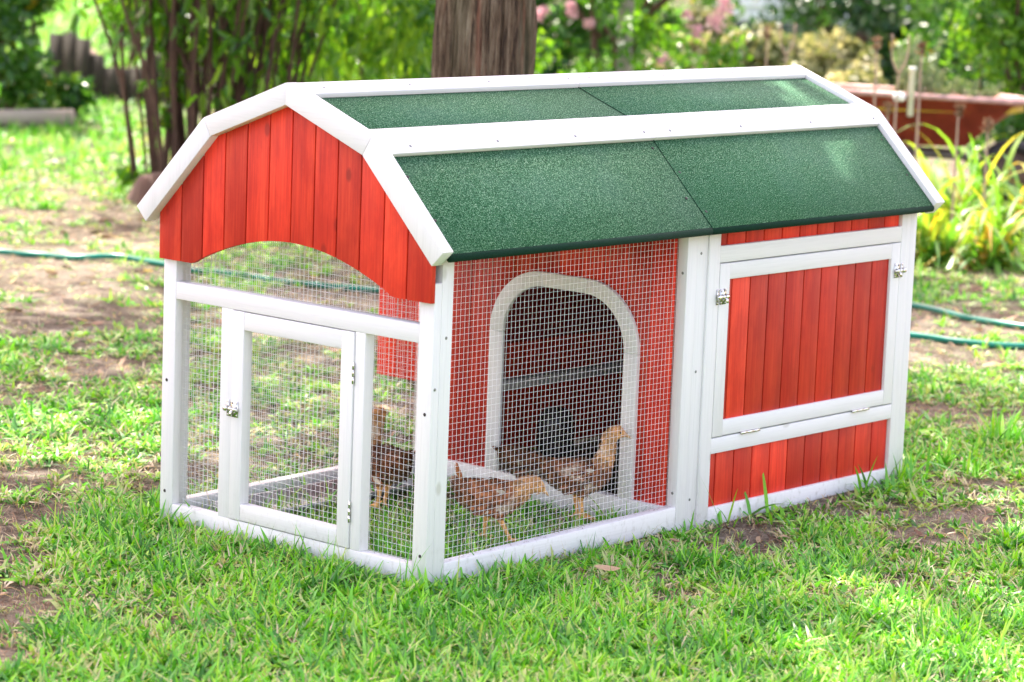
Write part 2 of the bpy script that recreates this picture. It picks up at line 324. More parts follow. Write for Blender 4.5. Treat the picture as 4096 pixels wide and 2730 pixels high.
def grass_band(d0, d1, tufts, per, L0, W0, seg, lean=(.25, 1.25), inner=.012, pw=1.0, bare=False):
    x, y = scatter(d0, d1, tufts); c = cover(x, y); k = (rng.random(len(x)) < np.clip((c - .12) / .62, 0, 1) ** (1.0 * pw)) & ~in_coop(x, y)
    if bare: k = (rng.random(len(x)) < (1.05 - c)) & ~in_coop(x, y)
    x, y, c = x[k], y[k], c[k]
    hs = .55 + .55 * c; inside = (x > 0) & (x < .8) & (y > 0) & (y < .79); hs = np.where(inside, hs * 1.15, hs)
    tr = fbm(x * 9, y * 9, 2.5, 3) + rng.normal(0, .14, len(x))
    n = rng.poisson(per, len(x)) + 1; ti = np.repeat(np.arange(len(x)), n); m = len(ti)
    az = rng.uniform(0, 2 * PI, m); ln = rng.uniform(*lean, m); rr = rng.uniform(0, inner, m)
    bx = x[ti] + np.cos(az) * rr; by = y[ti] + np.sin(az) * rr
    kk = ~in_coop(bx, by); ti, az, ln, bx, by = ti[kk], az[kk], ln[kk], bx[kk], by[kk]; m = len(ti)
    B = np.stack([bx, by, gz(bx, by) - .002], 1); D = np.stack([np.cos(az) * np.sin(ln), np.sin(az) * np.sin(ln), np.cos(ln)], 1)
    L = L0 * rng.uniform(.45, 1.15, m) * hs[ti] * rng.choice([1, 1, 1, 1.5], m); Wd = W0 * rng.uniform(.45, 1.1, m)
    q = np.clip((tr[ti] - .5) * 1.1 + .46 + rng.normal(0, .26, m), 0, .88); dry = rng.random(m) < (.03 + .60 * (1 - c[ti]) ** 1.1); q[dry] = rng.uniform(.9, 1, dry.sum()); Wd[dry] *= .5
    addg(*strips('', B, D, L, Wd, rng.uniform(.1, 1.1, m), seg, None, q, rng.uniform(-.7, .7, m)))
grass_band(3.9, 6.1, 3000, 6, .037, .0092, 4, lean=(.35, 1.4), inner=.016, pw=.8)
grass_band(3.9, 6.1, 500, 3, .062, .0042, 4, lean=(.1, 1.0))
grass_band(3.9, 9, 420, 4, .030, .0035, 3, lean=(.6, 1.5), bare=True)
grass_band(9, 14, 200, 5, .045, .006, 2, lean=(.6, 1.5), bare=True)
grass_band(6.1, 8.6, 1500, 6, .040, .0100, 3, lean=(.4, 1.4), inner=.016)
grass_band(8.6, 13, 480, 6, .045, .011, 3, pw=1.5)
grass_band(13, 20, 190, 7, .07, .015, 2)
grass_band(20, 34, 40, 8, .13, .03, 2)
# taller tufts against the coop frame, dry straw stalks
for (u, v_, nn, ll) in [(1300, 2120, 16, .075), (1500, 2240, 20, .07), (1650, 2300, 26, .075), (1790, 2300, 26, .075), (1900, 2250, 14, .08), (2480, 2080, 18, .09), (2720, 2110, 16, .09), (2860, 2080, 26, .12), (2960, 2050, 18, .13), (3280, 1960, 14, .09), (3530, 1900, 36, .11), (3620, 1920, 26, .1), (3480, 1960, 20, .1), (1130, 2150, 14, .07), (880, 2110, 16, .06), (3780, 1860, 30, .1), (3990, 1770, 30, .12), (3900, 1900, 26, .1), (700, 2090, 20, .07), (2080, 2200, 10, .06)]:
    p0 = G(u, v_); x = p0[0] + rng.normal(0, .022, nn); y = p0[1] + rng.normal(0, .022, nn); k = ~in_coop(x, y); x, y = x[k], y[k]; m = len(x)
    if not m: continue
    az = rng.uniform(0, 2 * PI, m); ln = rng.uniform(.15, 1.0, m); D = np.stack([np.cos(az) * np.sin(ln), np.sin(az) * np.sin(ln), np.cos(ln)], 1)
    addg(*strips('', np.stack([x, y, gz(x, y)], 1), D, ll * rng.uniform(.5, 1.2, m), rng.uniform(.004, .009, m), rng.uniform(.3, 1.2, m), 6, None, np.clip(rng.normal(.5, .2, m), 0, .86), rng.uniform(-.5, .5, m)))
tag(npmesh('grass', np.concatenate(GV), np.concatenate(GF), M['grass'], smooth=True, attrs={'rnd': np.concatenate(GR)}), 'short broad bladed green lawn grass with worn gaps', 'grass', kind='stuff')
print('grass verts', goff)
# straw, broken blades and bits of dry leaf lying on the soil
def litter(name, d0, d1, dens, L0, W0, label, cat, low=True):
    x, y = scatter(d0, d1, dens); c = cover(x, y); k = (rng.random(len(x)) < (1.05 - c)) & ~in_coop(x, y); x, y = x[k], y[k]; m = len(x)
    az = rng.uniform(0, 2 * PI, m); ln = rng.uniform(1.2, 1.6, m); D = np.stack([np.cos(az) * np.sin(ln), np.sin(az) * np.sin(ln), np.cos(ln)], 1)
    return strips('', np.stack([x, y, gz(x, y) + .004], 1), D, L0 * rng.uniform(.4, 1.4, m), W0 * rng.uniform(.5, 1.3, m), rng.uniform(0, .3, m), 2, None, rng.random(m), rng.uniform(-.6, .6, m))
a = [litter('', 3.9, 8, 5200, .026, .0020, '', ''), litter('', 8, 14, 500, .045, .005, '', ''), litter('', 4, 7, 60, .03, .012, '', ''), litter('', 7, 15, 14, .06, .03, '', '')]
m = 90; t_ = rng.random(m); on = rng.random(m) < .65
B_ = np.where(on[:, None], np.stack([.06 + t_ * .72, rng.uniform(.003, .022, m), .0360 + t_ * .0108], 1), np.stack([rng.uniform(.003, .022, m), .05 + t_ * .69, np.full(m, .0332)], 1)); az = rng.uniform(0, 6.28, m)
a.append(strips('', B_, np.stack([np.cos(az), np.sin(az), np.full(m, .05)], 1), rng.uniform(.002, .009, m), rng.uniform(.001, .0022, m), np.zeros(m), 2, None, rng.random(m) * .3))
off = 0; V_, F_, R_ = [], [], []
for V, F, R in a: V_.append(V); F_.append(F + off); R_.append(R); off += len(V)
tag(npmesh('straw_litter', np.concatenate(V_), np.concatenate(F_), M['litter'], attrs={'rnd': np.concatenate(R_)}), 'dry straw and dead leaf bits strewn over the bare earth', 'plant litter', kind='stuff')
exec_parts = True
# ------------------------------------------------------------------ coop
W_, L_ = .790, 1.675
coop = empty('chicken_coop'); tag(coop, 'red and white wooden barn shaped chicken coop with green felt roof and wire run', 'chicken coop')
def bx(name, m, *b, parent=None, bevel=.0011): return MB().box(*b).build(name, m, parent or coop, bevel=bevel)
T = .027
# --- run frame, gable end (plane x = 0)
bx('post', M['wz'], 0, .020, .0, .039, -.02, .60); bx('post', M['wz'], 0, .020, .751, .790, -.02, .60)
MB().box(.0004, T, .0392, .7508, .478, .515).build('gable_rail', M['wy'], coop, bevel=.0011)
MB().box(.0004, T, .0392, .7508, -.012, .032).build('bottom_rail', M['wy'], coop, bevel=.0011)
bx('stile', M['wz'], .0008, T, .572, .608, .0322, .4778); bx('stile', M['wz'], .0008, T, .186, .2135, .0322, .4778)
# --- run door
door = empty('run_door'); door.parent = coop
bx('door_stile', M['wz'], -.002, T - .004, .2155, .2505, .034, .476, parent=door); bx('door_stile', M['wz'], -.002, T - .004, .5365, .5705, .034, .476, parent=door)
bx('door_rail', M['wy'], -.0017, T - .0045, .2507, .5363, .4385, .4755, parent=door); bx('door_rail', M['wy'], -.0017, T - .0045, .2507, .5363, .0345, .069, parent=door)
def wires(name, P0, A, B, la, lb, parent, pitch=.0127, rad=.00036, clip=None, jit=.0007, nn=None):
    """welded mesh in the plane P0 + a*A + b*B"""
    V, F = [], []; k = 0; P0, A, B = map(lambda q: np.array(q, float), (P0, A, B)); N = np.cross(A, B)
    r3 = [(math.cos(t), math.sin(t)) for t in (PI / 4, 3 * PI / 4, 5 * PI / 4, 7 * PI / 4)]
    def run(S0, Dv, ln, C, ph, off):
        nonlocal k
        m = max(2, int(ln / .06)); t = np.linspace(0, ln, m + 1)
        wob = (vnoise(t * 14 + ph, ph, .5) - .5) * 2 * jit; wb2 = (vnoise(t * 9 + ph, ph + 40, .5) - .5) * 2 * jit * 1.4
        P = S0 + Dv * t[:, None] + C * wob[:, None] + N * (wb2 + off)[:, None]
        ring = np.stack([P + rad * (c * C + s * N) for c, s in r3], 1); V.append(ring.reshape(-1, 3))
        b = k + np.arange(m)[:, None] * 4
        for j in range(4): F.append(np.concatenate([b + j, b + (j + 1) % 4, b + 4 + (j + 1) % 4, b + 4 + j], 1))
        k += 4 * (m + 1)
    a = pitch * random.uniform(.3, .9)
    while a < la:
        b0, b1 = (0, lb) if clip is None else clip(a)
        if b1 > b0 + .01: run(P0 + A * a + B * b0, B, b1 - b0, A, a * 37, -rad)
        a += pitch
    b = pitch * random.uniform(.3, .9)
    while b < lb:
        if clip is None: run(P0 + B * b, A, la, B, b * 53 + 7, rad)
        else:
            aa = np.linspace(0, la, 200); ok = np.array([clip(q)[0] <= b <= clip(q)[1] for q in aa])
            if ok.any(): q = aa[ok]; run(P0 + A * q[0] + B * b, A, max(q[-1] - q[0], .012), B, b * 53 + 7, rad)
        b += pitch
    return npmesh(name, np.concatenate(V), np.concatenate(F), M['wire'], parent)
wires('wire_mesh', (.0235, .245, .06), (0, 1, 0), (0, 0, 1), .298, .385, door)
wires('wire_mesh', (T + .0015, .0, .022), (0, 1, 0), (0, 0, 1), .192, .46, coop)
wires('wire_mesh', (T + .0015, .602, .022), (0, 1, 0), (0, 0, 1), .155, .46, coop)
wires('wire_mesh', (T + .0015, .03, .505), (0, 1, 0), (0, 0, 1), .73, .15, coop)
# --- hardware builders
def latch(parent, o, ax, out, flip=1):
    """barrel bolt; o = centre point, ax = direction from keeper to plate, out = outward normal"""
    o, ax, out = map(lambda q: np.array(q, float), (o, ax, out)); up = np.array([0, 0, 1.0]); b = MB()
    def bb(a0, a1, u0, u1, d0, d1):
        V = [o + ax * a + up * u + out * d for a in (a0, a1) for u in (u0, u1) for d in (d0, d1)]
        b.add(V, [(0, 1, 3, 2), (4, 6, 7, 5), (0, 4, 5, 1), (2, 3, 7, 6), (0, 2, 6, 4), (1, 5, 7, 3)])
    bb(.002, .024, -.017, .017, .0004, .0016); bb(-.010, -.003, -.017, .017, .0004, .0016)
    def tb(a0, a1, r, u=0, d=.006): b.tube([o + ax * a + up * u + out * d for a in (a0, (a0 + a1) / 2, a1)], r, 10)
    tb(.004, .010, .0062); tb(.016, .022, .0062); tb(-.011, -.003, .0068); tb(-.012, .027, .0036)
    b.tube([o + ax * .013 + out * .006, o + ax * .013 + out * .012 - up * .006, o + ax * .013 + out * .013 - up * .013], [.0034, .0032, .0042], 8)
    for a in (.0055, .0205, -.0065):
        for u in (-.0135, .0135):
            b.tube([o + ax * a + up * u + out * .0014, o + ax * a + up * u + out * .0028], .0023, 8)
    q = b.build('latch', M['chrome'], parent, smooth=False)
def hinge(parent, a, b, out, r=.0032):
    a, b, out = map(lambda q: np.array(q, float), (a, b, out)); m = MB()
    for t0, t1 in ((0, .32), (.34, .66), (.68, 1)): m.tube([a + (b - a) * t0 + out * .001, a + (b - a) * t1 + out * .001], r, 10)
    m.build('hinge', M['chrome'], parent, smooth=False)
latch(door, (-.002, .5715, .269), (0, -1, 0), (-1, 0, 0))
hinge(door, (-.001, .2146, .372), (-.001, .2146, .415), (-1, 0, 0), .0026); hinge(door, (-.001, .2146, .088), (-.001, .2146, .131), (-1, 0, 0), .0026)
def screws(name, pts, out, m='screw', r=.0032):
    for q in pts:
        q = np.array(q, float); o_ = np.array(out, float); MB().tube([q - o_ * .001, q + o_ * .0007, q + o_ * .0009], [r, r, r * .8], 10).build(name, M[m], coop)
screws('screw', [(0, .017, .339), (0, .017, .054), (0, .775, .058), (0, .775, .30)], (-1, 0, 0), 'darkscrew', .0036)
# --- red gable panel with arched lower edge
def roofz(y):                                      # underside line of the roof over the gable
    y = min(y, W_ - y); y = max(y, -.06)
    return (.873 + (y - .152) * .3686 if y > .152 else .873 + (y - .152) * 1.005) - .026
def archz(y):
    a = abs(y - .395) / .29
    if a > 1: return .562
    return .562 + .076 * math.cos(a * PI / 2) ** .85 + (0 if a < .93 else 0)
mb = MB(); nb = 12; pw_ = W_ / nb
for i in range(nb):
    y0, y1 = i * pw_ + .0018, (i + 1) * pw_ - .0018
    if i == 0: y0 = -.002
    if i == nb - 1: y1 = W_ + .002
    ys = np.linspace(y0, y1, 7); top = [(y, roofz(y)) for y in ys[::-1]]
    for s in (.152, .395, .638):
        if y0 < s < y1: top.append((s, roofz(s)))
    top = sorted(top, key=lambda q: -q[0]); bot = [(y, archz(y)) for y in ys]
    mb.prism(bot + top, -.0125, -.0018, 0)
mb.build('gable_panel', M['red'], coop, bevel=.0007)
bk = MB(); ys = np.linspace(.002, W_ - .002, 60); bk.prism([(y, archz(y) + .003) for y in ys] + [(y, roofz(y) - .003) for y in ys[::-1]], -.0016, -.0004, 0); bk.build('panel_backing', M['groove'], coop)  # dark sheet added behind the gaps to keep light out
# far gable panel
mb = MB()
for i in range(nb):
    y0, y1 = .0305 + i * (W_ - .061) / nb + .0009, .0305 + (i + 1) * (W_ - .061) / nb - .0009; ys = np.linspace(y0, y1, 5)
    top = sorted([(y, roofz(y)) for y in ys] + [(s, roofz(s)) for s in (.152, .395, .638) if y0 < s < y1], key=lambda q: -q[0])
    mb.prism([(y, .0) for y in ys] + top, 1.658, 1.672, 0)
mb.build('end_wall', M['red'], coop, bevel=.001)
# --- long side (y = 0 front, y = W back)
def side(y0, y1, back=False):
    s = -1 if back else 1                       # y0 outer face, y1 inner face
    lo, hi = min(y0, y1), max(y0, y1)
    bx('stile', M['wz'], .0205, .053, lo, hi, -.02, .655); bx('stile', M['wz'], .793, .826, lo, hi, -.02, .655)
    MB().prism([(.0532, -.02), (.7928, -.004), (.7928, .0455), (.0532, .0345)], lo + .0004, hi - .0004, 1).build('bottom_rail', M['wx'], coop, bevel=.0014)
    MB().box(.0532, .7928, lo + .0004, hi - .0004, .655, .69).build('top_rail', M['wx'], coop, bevel=.0011)
    yy = y1 + (.0015 if not back else -.0015)
    wires('wire_mesh', (.040, yy, .02), (1, 0, 0), (0, 0, 1), .765, .65, coop)
side(0, T); side(W_, W_ - T, True)
# boards joining run and house
bx('joint_post', M['wz'], .8265, .8685, .0045, .03, -.02, .65); bx('joint_post', M['wz'], .8265, .8685, W_ - .03, W_ - .0045, -.02, .65)
screws('screw', [(.8455, .0045, .60), (.8455, .0045, .34), (.8455, .0045, .055)], (0, -1, 0))
screws('screw', [(.7931, .012, .56), (.7931, .012, .075)], (-1, 0, 0)); screws('screw', [(.036, 0, .49), (.008, -.0, .39)], (0, -1, 0))
# house front wall
bx('stile', M['wz'], .869, .9085, 0, T, -.02, .655); bx('stile', M['wz'], 1.611, 1.6445, 0, T, -.02, .655); bx('corner_board', M['wz'], 1.645, 1.675, .0015, .03, -.02, .655)
bx('corner_board', M['wz'], 1.645, 1.675, W_ - .03, W_ - .0015, -.02, .655)
bx('upper_rail', M['wx'], .9088, 1.6108, .0004, T, .575, .6115); bx('hinge_rail', M['wx'], .9088, 1.6108, .0004, T, .149, .1835); bx('bottom_rail', M['wx'], .9088, 1.6108, .0004, T, -.02, .027)
def planks(name, x0, x1, z0, z1, y0, y1, first, pitch=.0675, parent=None):
    mb = MB(); x = x0; e = x0 + first
    while x < x1 - .002:
        e2 = min(e, x1); mb.box(x + .0021, e2 - .0021, y0, y1, z0, z1); x = e2; e += pitch
    MB().box(x0 + .001, x1 - .001, y1 + .0002, y1 + .0016, z0 + .001, z1 - .001).build('plank_backing', M['groove'], parent or coop)  # dark sheet added so the gaps read as shaded
    return mb.build(name, M['red'], parent or coop, bevel=.0007)
planks('wall_planks', .9083, 1.6113, .027, .1492, .009, .02, .030); planks('wall_planks', .9083, 1.6113, .6115, .68, .009, .02, .034)
hd = empty('house_door'); hd.parent = coop
bx('door_stile', M['wz'], .9105, .947, -.0004, .022, .1865, .5725, parent=hd); bx('door_stile', M['wz'], 1.5735, 1.609, -.0004, .022, .1865, .5725, parent=hd)
bx('door_rail', M['wx'], .9472, 1.5733, -.0001, .0215, .5365, .572, parent=hd); bx('door_rail', M['wx'], .9472, 1.5733, -.0001, .0215, .187, .2215, parent=hd)
planks('door_planks', .9465, 1.574, .2210, .5370, .007, .017, .018, parent=hd)
latch(hd, (.9098, -.0004, .50), (1, 0, 0), (0, -1, 0)); latch(hd, (1.6102, -.0004, .507), (-1, 0, 0), (0, -1, 0))
hinge(hd, (1.012, -.002, .185), (1.081, -.002, .185), (0, -1, 0)); hinge(hd, (1.443, -.002, .185), (1.51, -.002, .185), (0, -1, 0))
# back wall of house (planks + inner board) and lining that keeps the house dark
planks('back_wall', .84, 1.645, .005, .68, W_ - .02, W_ - .008, .05)
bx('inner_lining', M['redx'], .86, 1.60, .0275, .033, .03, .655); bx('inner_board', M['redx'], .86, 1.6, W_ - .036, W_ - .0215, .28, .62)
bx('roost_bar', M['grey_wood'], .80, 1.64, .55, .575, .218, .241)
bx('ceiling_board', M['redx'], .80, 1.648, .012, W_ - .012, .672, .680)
# --- divider wall with arched doorway
XD = .785
def rounded(y0, y1, z0, z1, r, nseg=12):       # outline from bottom-left, over the top, to bottom-right
    pts = [(y1, z0)]
    for k in range(nseg + 1): t = PI / 2 * k / nseg; pts.append((y1 - r + r * math.cos(t), z1 - r + r * math.sin(t)))
    for k in range(nseg + 1): t = PI / 2 * k / nseg; pts.append((y0 + r - r * math.sin(t), z1 - r + r * math.cos(t)))
    pts.append((y0, z0)); return pts
oy0, oy1, oz0, oz1 = .112, .548, .045, .519
inn = rounded(oy0 + .039, oy1 - .039, oz0, oz1 - .033, .118); out_ = rounded(oy0, oy1, oz0, oz1, .150)
mb = MB(); n_ = len(inn)
V = [(x, a, b) for x in (XD - .011, XD + .004) for ring in (inn, out_) for a, b in ring]
Fq = []
for i in range(n_ - 1):
    A0, A1 = i, i + 1; B0, B1 = n_ + i, n_ + i + 1; k = 2 * n_
    Fq += [(A0, B0, B1, A1), (k + A0, k + A1, k + B1, k + B0), (A0, A1, k + A1, k + A0), (B0, k + B0, k + B1, B1)]
dfm = (inn, out_)
dw = MB(); yb = [.028 + i * .0655 for i in range(12)] + [.762]
import bisect
def inner_z(y):                                 # top of the hole at y (0 if outside)
    a0, a1 = oy0 + .02, oy1 - .02; r = .135
    if y <= a0 or y >= a1: return None
    d = max(a0 + r - y, y - (a1 - r), 0); return (oz1 - .018) - r + math.sqrt(max(r * r - d * d, 0))
for i in range(len(yb) - 1):
    y0, y1 = yb[i] + .0020, yb[i + 1] - .0020; ys = np.linspace(y0, y1, 9); cur = []
    # split where the plank meets the doorway
    seg = []; pts = sorted(set(list(ys) + [e for e in (oy0 + .02, oy1 - .02) if y0 < e < y1]))
    rr_ = random.random()
    for a_, b_ in zip(pts[:-1], pts[1:]):
        mid = (a_ + b_) / 2; hz = inner_z(mid)
        if hz is None: dw.prism([(a_, .04), (b_, .04), (b_, .672), (a_, .672)], XD, XD + .011, 0, rr_)
        else:
            za, zb = inner_z(a_ + 1e-4) or .2, inner_z(b_ - 1e-4) or .2
            dw.prism([(a_, za), (b_, zb), (b_, .672), (a_, .672)], XD, XD + .011, 0, rr_)
dwo = dw.build('divider_wall', M['red'], coop)
MB().prism([(.03, .60), (.76, .60), (.76, .67), (.03, .67)], XD + .0112, XD + .0125, 0).build('divider_batten', M['groove'], coop)
for i0, i1 in ((0, 1), (1, 13), (13, 14), (14, 26), (26, 27)):
    fm = MB(); A = [np.array(q) for q in inn[i0:i1 + 1]]; B = [np.array(q) for q in out_[i0:i1 + 1]]
    for Z in (A, B):
        Z[0] = Z[0] + nrm(Z[1] - Z[0]) * .0004; Z[-1] = Z[-1] - nrm(Z[-1] - Z[-2]) * .0004
    fm.prism([tuple(q) for q in A] + [tuple(q) for q in B[::-1]], XD - .011, XD - .0005, 0); fm.build('doorway_frame', M['wy' if i0 == 13 else 'wz'], dwo, bevel=.0008)
MB().box(XD - .012, XD + .014, .0275, W_ - .0275, -.02, .045).build('divider_sill', M['wy'], coop, bevel=.0011)
# --- nest box on the back
nbx = MB(); X0, X1, Y0, Y1, Z0 = .858, 1.60, W_ + .001, W_ + .195, .196
for i in range(3):
    a_, b_ = Y0 + i * .065 + .0009, min(Y0 + (i + 1) * .065, Y1) - .0009
    for xx in (X0, X1 - .012): nbx.prism([(a_, Z0), (b_, Z0), (b_, .50 - (b_ - Y0) * .35), (a_, .50 - (a_ - Y0) * .35)], xx, xx + .012, 0)
i = X0 + .0125
while i < X1 - .02: nbx.box(i + .0009, min(i + .066, X1 - .0125) - .0009, Y1 - .013, Y1 - .001, Z0, .428); i += .066
nbx.box(X0 + .012, X1 - .012, Y0, Y1 - .013, Z0, Z0 + .012)
nest = nbx.build('nest_box', M['red'], coop, bevel=.001)
MB().prism([(Y0, .512), (Y1 + .02, .436), (Y1 + .02, .448), (Y0, .524)], X0 - .02, X1 + .02, 0).build('nest_box_lid', M['felt'], nest)
# --- roof
PK = (W_ / 2, .963); KN = (.152, .873); TP = (-.051, .669)
def offp(a, b, d):                               # shift segment a-b by d along its outward normal (for right hand slope)
    v = np.array(b, float) - a; v /= np.linalg.norm(v); nrm2 = np.array([-v[1], v[0]]) if True else 0
    if nrm2[1] < 0: nrm2 = -nrm2
    return np.array(a) + nrm2 * d, np.array(b) + nrm2 * d
def isect(p, r, q, s):
    r, s = np.array(r) - p, np.array(s) - q; t = np.cross(np.append(np.array(q) - p, 0), np.append(s, 0))[2] / np.cross(np.append(r, 0), np.append(s, 0))[2]
    return np.array(p) + r * t
def layer(d):                                    # tip, knee, peak at offset d below the outer profile
    a, b = offp(TP, KN, -d); c, e = offp(KN, PK, -d); k = isect(a, b, c, e); pk = isect(c, e, (PK[0], 0), (PK[0], 1)); return a, k, pk
t0, k0, p0_ = layer(0.0); t1, k1, p1_ = layer(.012); t2, k2, p2_ = layer(.024); t3, k3, p3_ = layer(.042)
mir = lambda q: (W_ - q[0], q[1])
def roofpiece(x0, x1, dz):
    for f in (lambda q: tuple(q), mir):
        A, B, C, D_ = f(t1), f(k1), f(k2), f(t2)
        for nm, poly in (('lower_roof_panel', [A, B, C, D_]), ('upper_roof_panel', [f(k1), f(p1_), f(p2_), f(k2)])):
            poly = [(a, b + dz) for a, b in poly]; n = 4; V = [(x0, a, b) for a, b in poly] + [(x1, a, b) for a, b in poly]
            Fq = np.array([(0, 1, 5, 4), (1, 2, 6, 5), (2, 3, 7, 6), (3, 0, 4, 7), (3, 2, 1, 0), (4, 5, 6, 7)])
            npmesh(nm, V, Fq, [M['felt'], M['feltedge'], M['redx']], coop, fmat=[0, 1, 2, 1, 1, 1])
roofpiece(-.004, .8185, 0); roofpiece(.8205, 1.6725, .0015)
# rounded dark eave lip of the felt
for f in (lambda q: tuple(q), mir):
    for xa, xb in ((-.004, .818), (.821, 1.6725)):
        c_ = f((np.array(t1) + np.array(t2)) / 2); MB().tube([(xa, c_[0], c_[1] - .0015), ((xa + xb) / 2, c_[0], c_[1] - .002), (xb, c_[0], c_[1] - .0015)], .0085, 10).build('felt_lip', M['feltedge'], coop, smooth=True)
# verge boards (front and far end)
def along(a, b, t): return tuple(np.array(a) + (np.array(b) - a) * t)
for x0, x1 in ((-.0355, -.0055), (1.674, 1.710)):
    for f in (lambda q: tuple(q), mir):
        gp = .0006
        MB().prism([f(t0), f(along(k0, t0, .003)), f(along(k3, t3, .003)), f(t3)], x0, x1, 0).build('verge_board', M['wz'], coop, bevel=.0011)
        MB().prism([f(k0), f(p0_), f(p3_), f(k3)], x0, x1, 0).build('verge_board', M['wy'], coop, bevel=.0011)
# verge backing strips under the felt ends carry the overhang
# ridge cap and knee caps
tR = layer(.0005)
for xa, xb in ((-.0053, .8190), (.8205, 1.6738)):
    for f in (lambda q: tuple(q), mir):
        lo, hi = offp(KN, PK, -.0005), None
        a_ = np.array(tR[2]); d_ = np.array(tR[1]) - a_; d_ /= np.linalg.norm(d_); b_ = a_ + d_ * .052
        a2, b2 = np.array(layer(.0118)[2]), None; b2 = b_ + (np.array(layer(.0118)[1]) - np.array(tR[1])) * .0 + np.array([.0040, -.0113]) * 1.0
        MB().prism([f(a_), f(b_), f(b2), f(a2)], xa, xb, 0).build('ridge_cap', M['wx'], coop, bevel=.0015)
        kk, pp, tt = np.array(tR[1]), np.array(tR[2]), np.array(tR[0]); du = (pp - kk) / np.linalg.norm(pp - kk); dl = (tt - kk) / np.linalg.norm(tt - kk)
        K2 = np.array(layer(.0118)[1]); nU = np.array([-du[1], du[0]]); nU = nU if nU[1] > 0 else -nU; nL = np.array([dl[1], -dl[0]]); nL = nL if nL[1] > 0 else -nL
        MB().prism([f(kk), f(kk + du * .038), f(kk + du * .038 - nU * .0115), f(K2)], xa, xb, 0).build('knee_cap', M['wx'], coop, bevel=.0012)
        MB().prism([f(kk), f(kk + dl * .042), f(kk + dl * .042 - nL * .0115), f(K2)], xa, xb, 0).build('knee_cap', M['wx'], coop, bevel=.0012)
        for xs in np.linspace(xa + .06, xb - .03, 4):
            for P_, nn_ in ((a_ + d_ * .028, nU), (kk + dl * .026, nL)):
                c_ = f(P_); nv = np.array([nn_[0] if f(nn_)[0] != W_ - nn_[0] else -nn_[0], nn_[1]])
                q = np.array([xs + random.uniform(-.02, .02), *c_]); o_ = np.array([0, *nv]); MB().tube([q - o_ * .001, q + o_ * .0006], .0033, 10).build('screw', M['screw'], coop)
# screws in the felt
dl = nrm(np.array(t1) - np.array(k1)); nL_ = np.array([dl[1], -dl[0]]); nL_ = nL_ if nL_[1] > 0 else -nL_
for xs, tt_ in ((.012, .09), (.012, .20), (.80, .06), (.80, .20), (.835, .13), (.835, .24), (1.655, .08), (1.655, .19)):
    c_ = np.array(k1) + dl * tt_; q = np.array([xs, *c_]); o_ = np.array([0, *nL_]); MB().tube([q - o_ * .001, q + o_ * .0012], .0036, 8).build('screw', M['darkscrew'], coop)
# rafters visible under the front overhang
screws('screw', [], (0, 0, 1))
# ------------------------------------------------------------------ things in the run
tr = MB(); tx0, tx1 = .085, .600
prof = [(.610, .020), (.622, .010), (.660, .008), (.700, .010), (.712, .032), (.716, .032), (.706, .003), (.660, .001), (.620, .003), (.604, .020)]
tr.prism(prof, tx0, tx1, 0); tr.box(tx0 - .0016, tx0 - .0002, .612, .71, .002, .03); tr.box(tx1 + .0002, tx1 + .0016, .612, .71, .002, .03)
tag(tr.build('feeding_trough', M['galv']), 'long low grey metal trough lying on the grass inside the run', 'trough')
wt = empty('water_dispenser', (.93, .47, .03)); tag(wt, 'clear plastic jar drinker just inside the arched doorway', 'drinker')
MB().lathe([(.0, .002), (.050, .002), (.056, .006), (.056, .032), (.053, .032), (.052, .008), (.0, .007)], (0, 0, 0)).build('dish', M['plastic'], wt, smooth=True)
MB().lathe([(.0, .012), (.042, .012), (.043, .06), (.044, .115), (.040, .135), (.026, .15), (.0, .154), (.0, .152), (.025, .147), (.038, .133), (.042, .115), (.041, .06), (.040, .014), (.0, .014)], (0, 0, 0)).build('jar', M['plastic'], wt, smooth=True)
# ------------------------------------------------------------------ chickens
m, n, l, p = mat('chicken_skin_and_down'); a = attr(n, 'Col'); x = noise(n, l, (1, 1, 1), 240, 4, .7)
c = mixc(n, l, 1.0, a.outputs['Color'], ramp(n, l, x, [(.3, (.6, .58, .55)), (.7, (1.25, 1.22, 1.2))]), 'MULTIPLY'); l.new(c, p.inputs['Base Color']); p.inputs['Roughness'].default_value = .8; p.inputs['Specular IOR Level'].default_value = .2; bump(n, l, p, x, .6, .002); M['down'] = m
m, n, l, p = mat('chicken_feather'); a = attr(n, 'Col'); l.new(a.outputs['Color'], p.inputs['Base Color']); p.inputs['Roughness'].default_value = .6; p.inputs['Specular IOR Level'].default_value = .25; M['feather'] = m
def tubeV(P, R2, n=14):
    P = np.asarray(P, float); m = len(P); T_ = nrm(np.gradient(P, axis=0)); Y = np.array([0, 1.0, 0]); V = []; th = np.arange(n) * 2 * PI / n
    for i in range(m):
        sd = nrm(Y - T_[i] * (Y @ T_[i])) if abs(T_[i] @ Y) < .95 else np.array([1.0, 0, 0]); up = np.cross(T_[i], sd)
        V.append(P[i] + R2[i][0] * np.cos(th)[:, None] * sd + R2[i][1] * np.sin(th)[:, None] * up)
    F = [(i * n + j, i * n + (j + 1) % n, (i + 1) * n + (j + 1) % n, (i + 1) * n + j) for i in range(m - 1) for j in range(n)] + [tuple(range(n))[::-1], tuple(range((m - 1) * n, m * n))]
    return np.concatenate(V), F
def catmull(P, k=5):
    P = np.asarray(P, float); Q = np.concatenate([[2 * P[0] - P[1]], P, [2 * P[-1] - P[-2]]]); out = []
    for i in range(1, len(Q) - 2):
        for t in np.arange(k) / k:
            a, b, c, d = Q[i - 1], Q[i], Q[i + 1], Q[i + 2]; out.append(.5 * ((2 * b) + (c - a) * t + (2 * a - 5 * b + 4 * c - d) * t * t + (3 * b - a - 3 * c + d) * t ** 3))
    return np.array(out + [P[-1]])
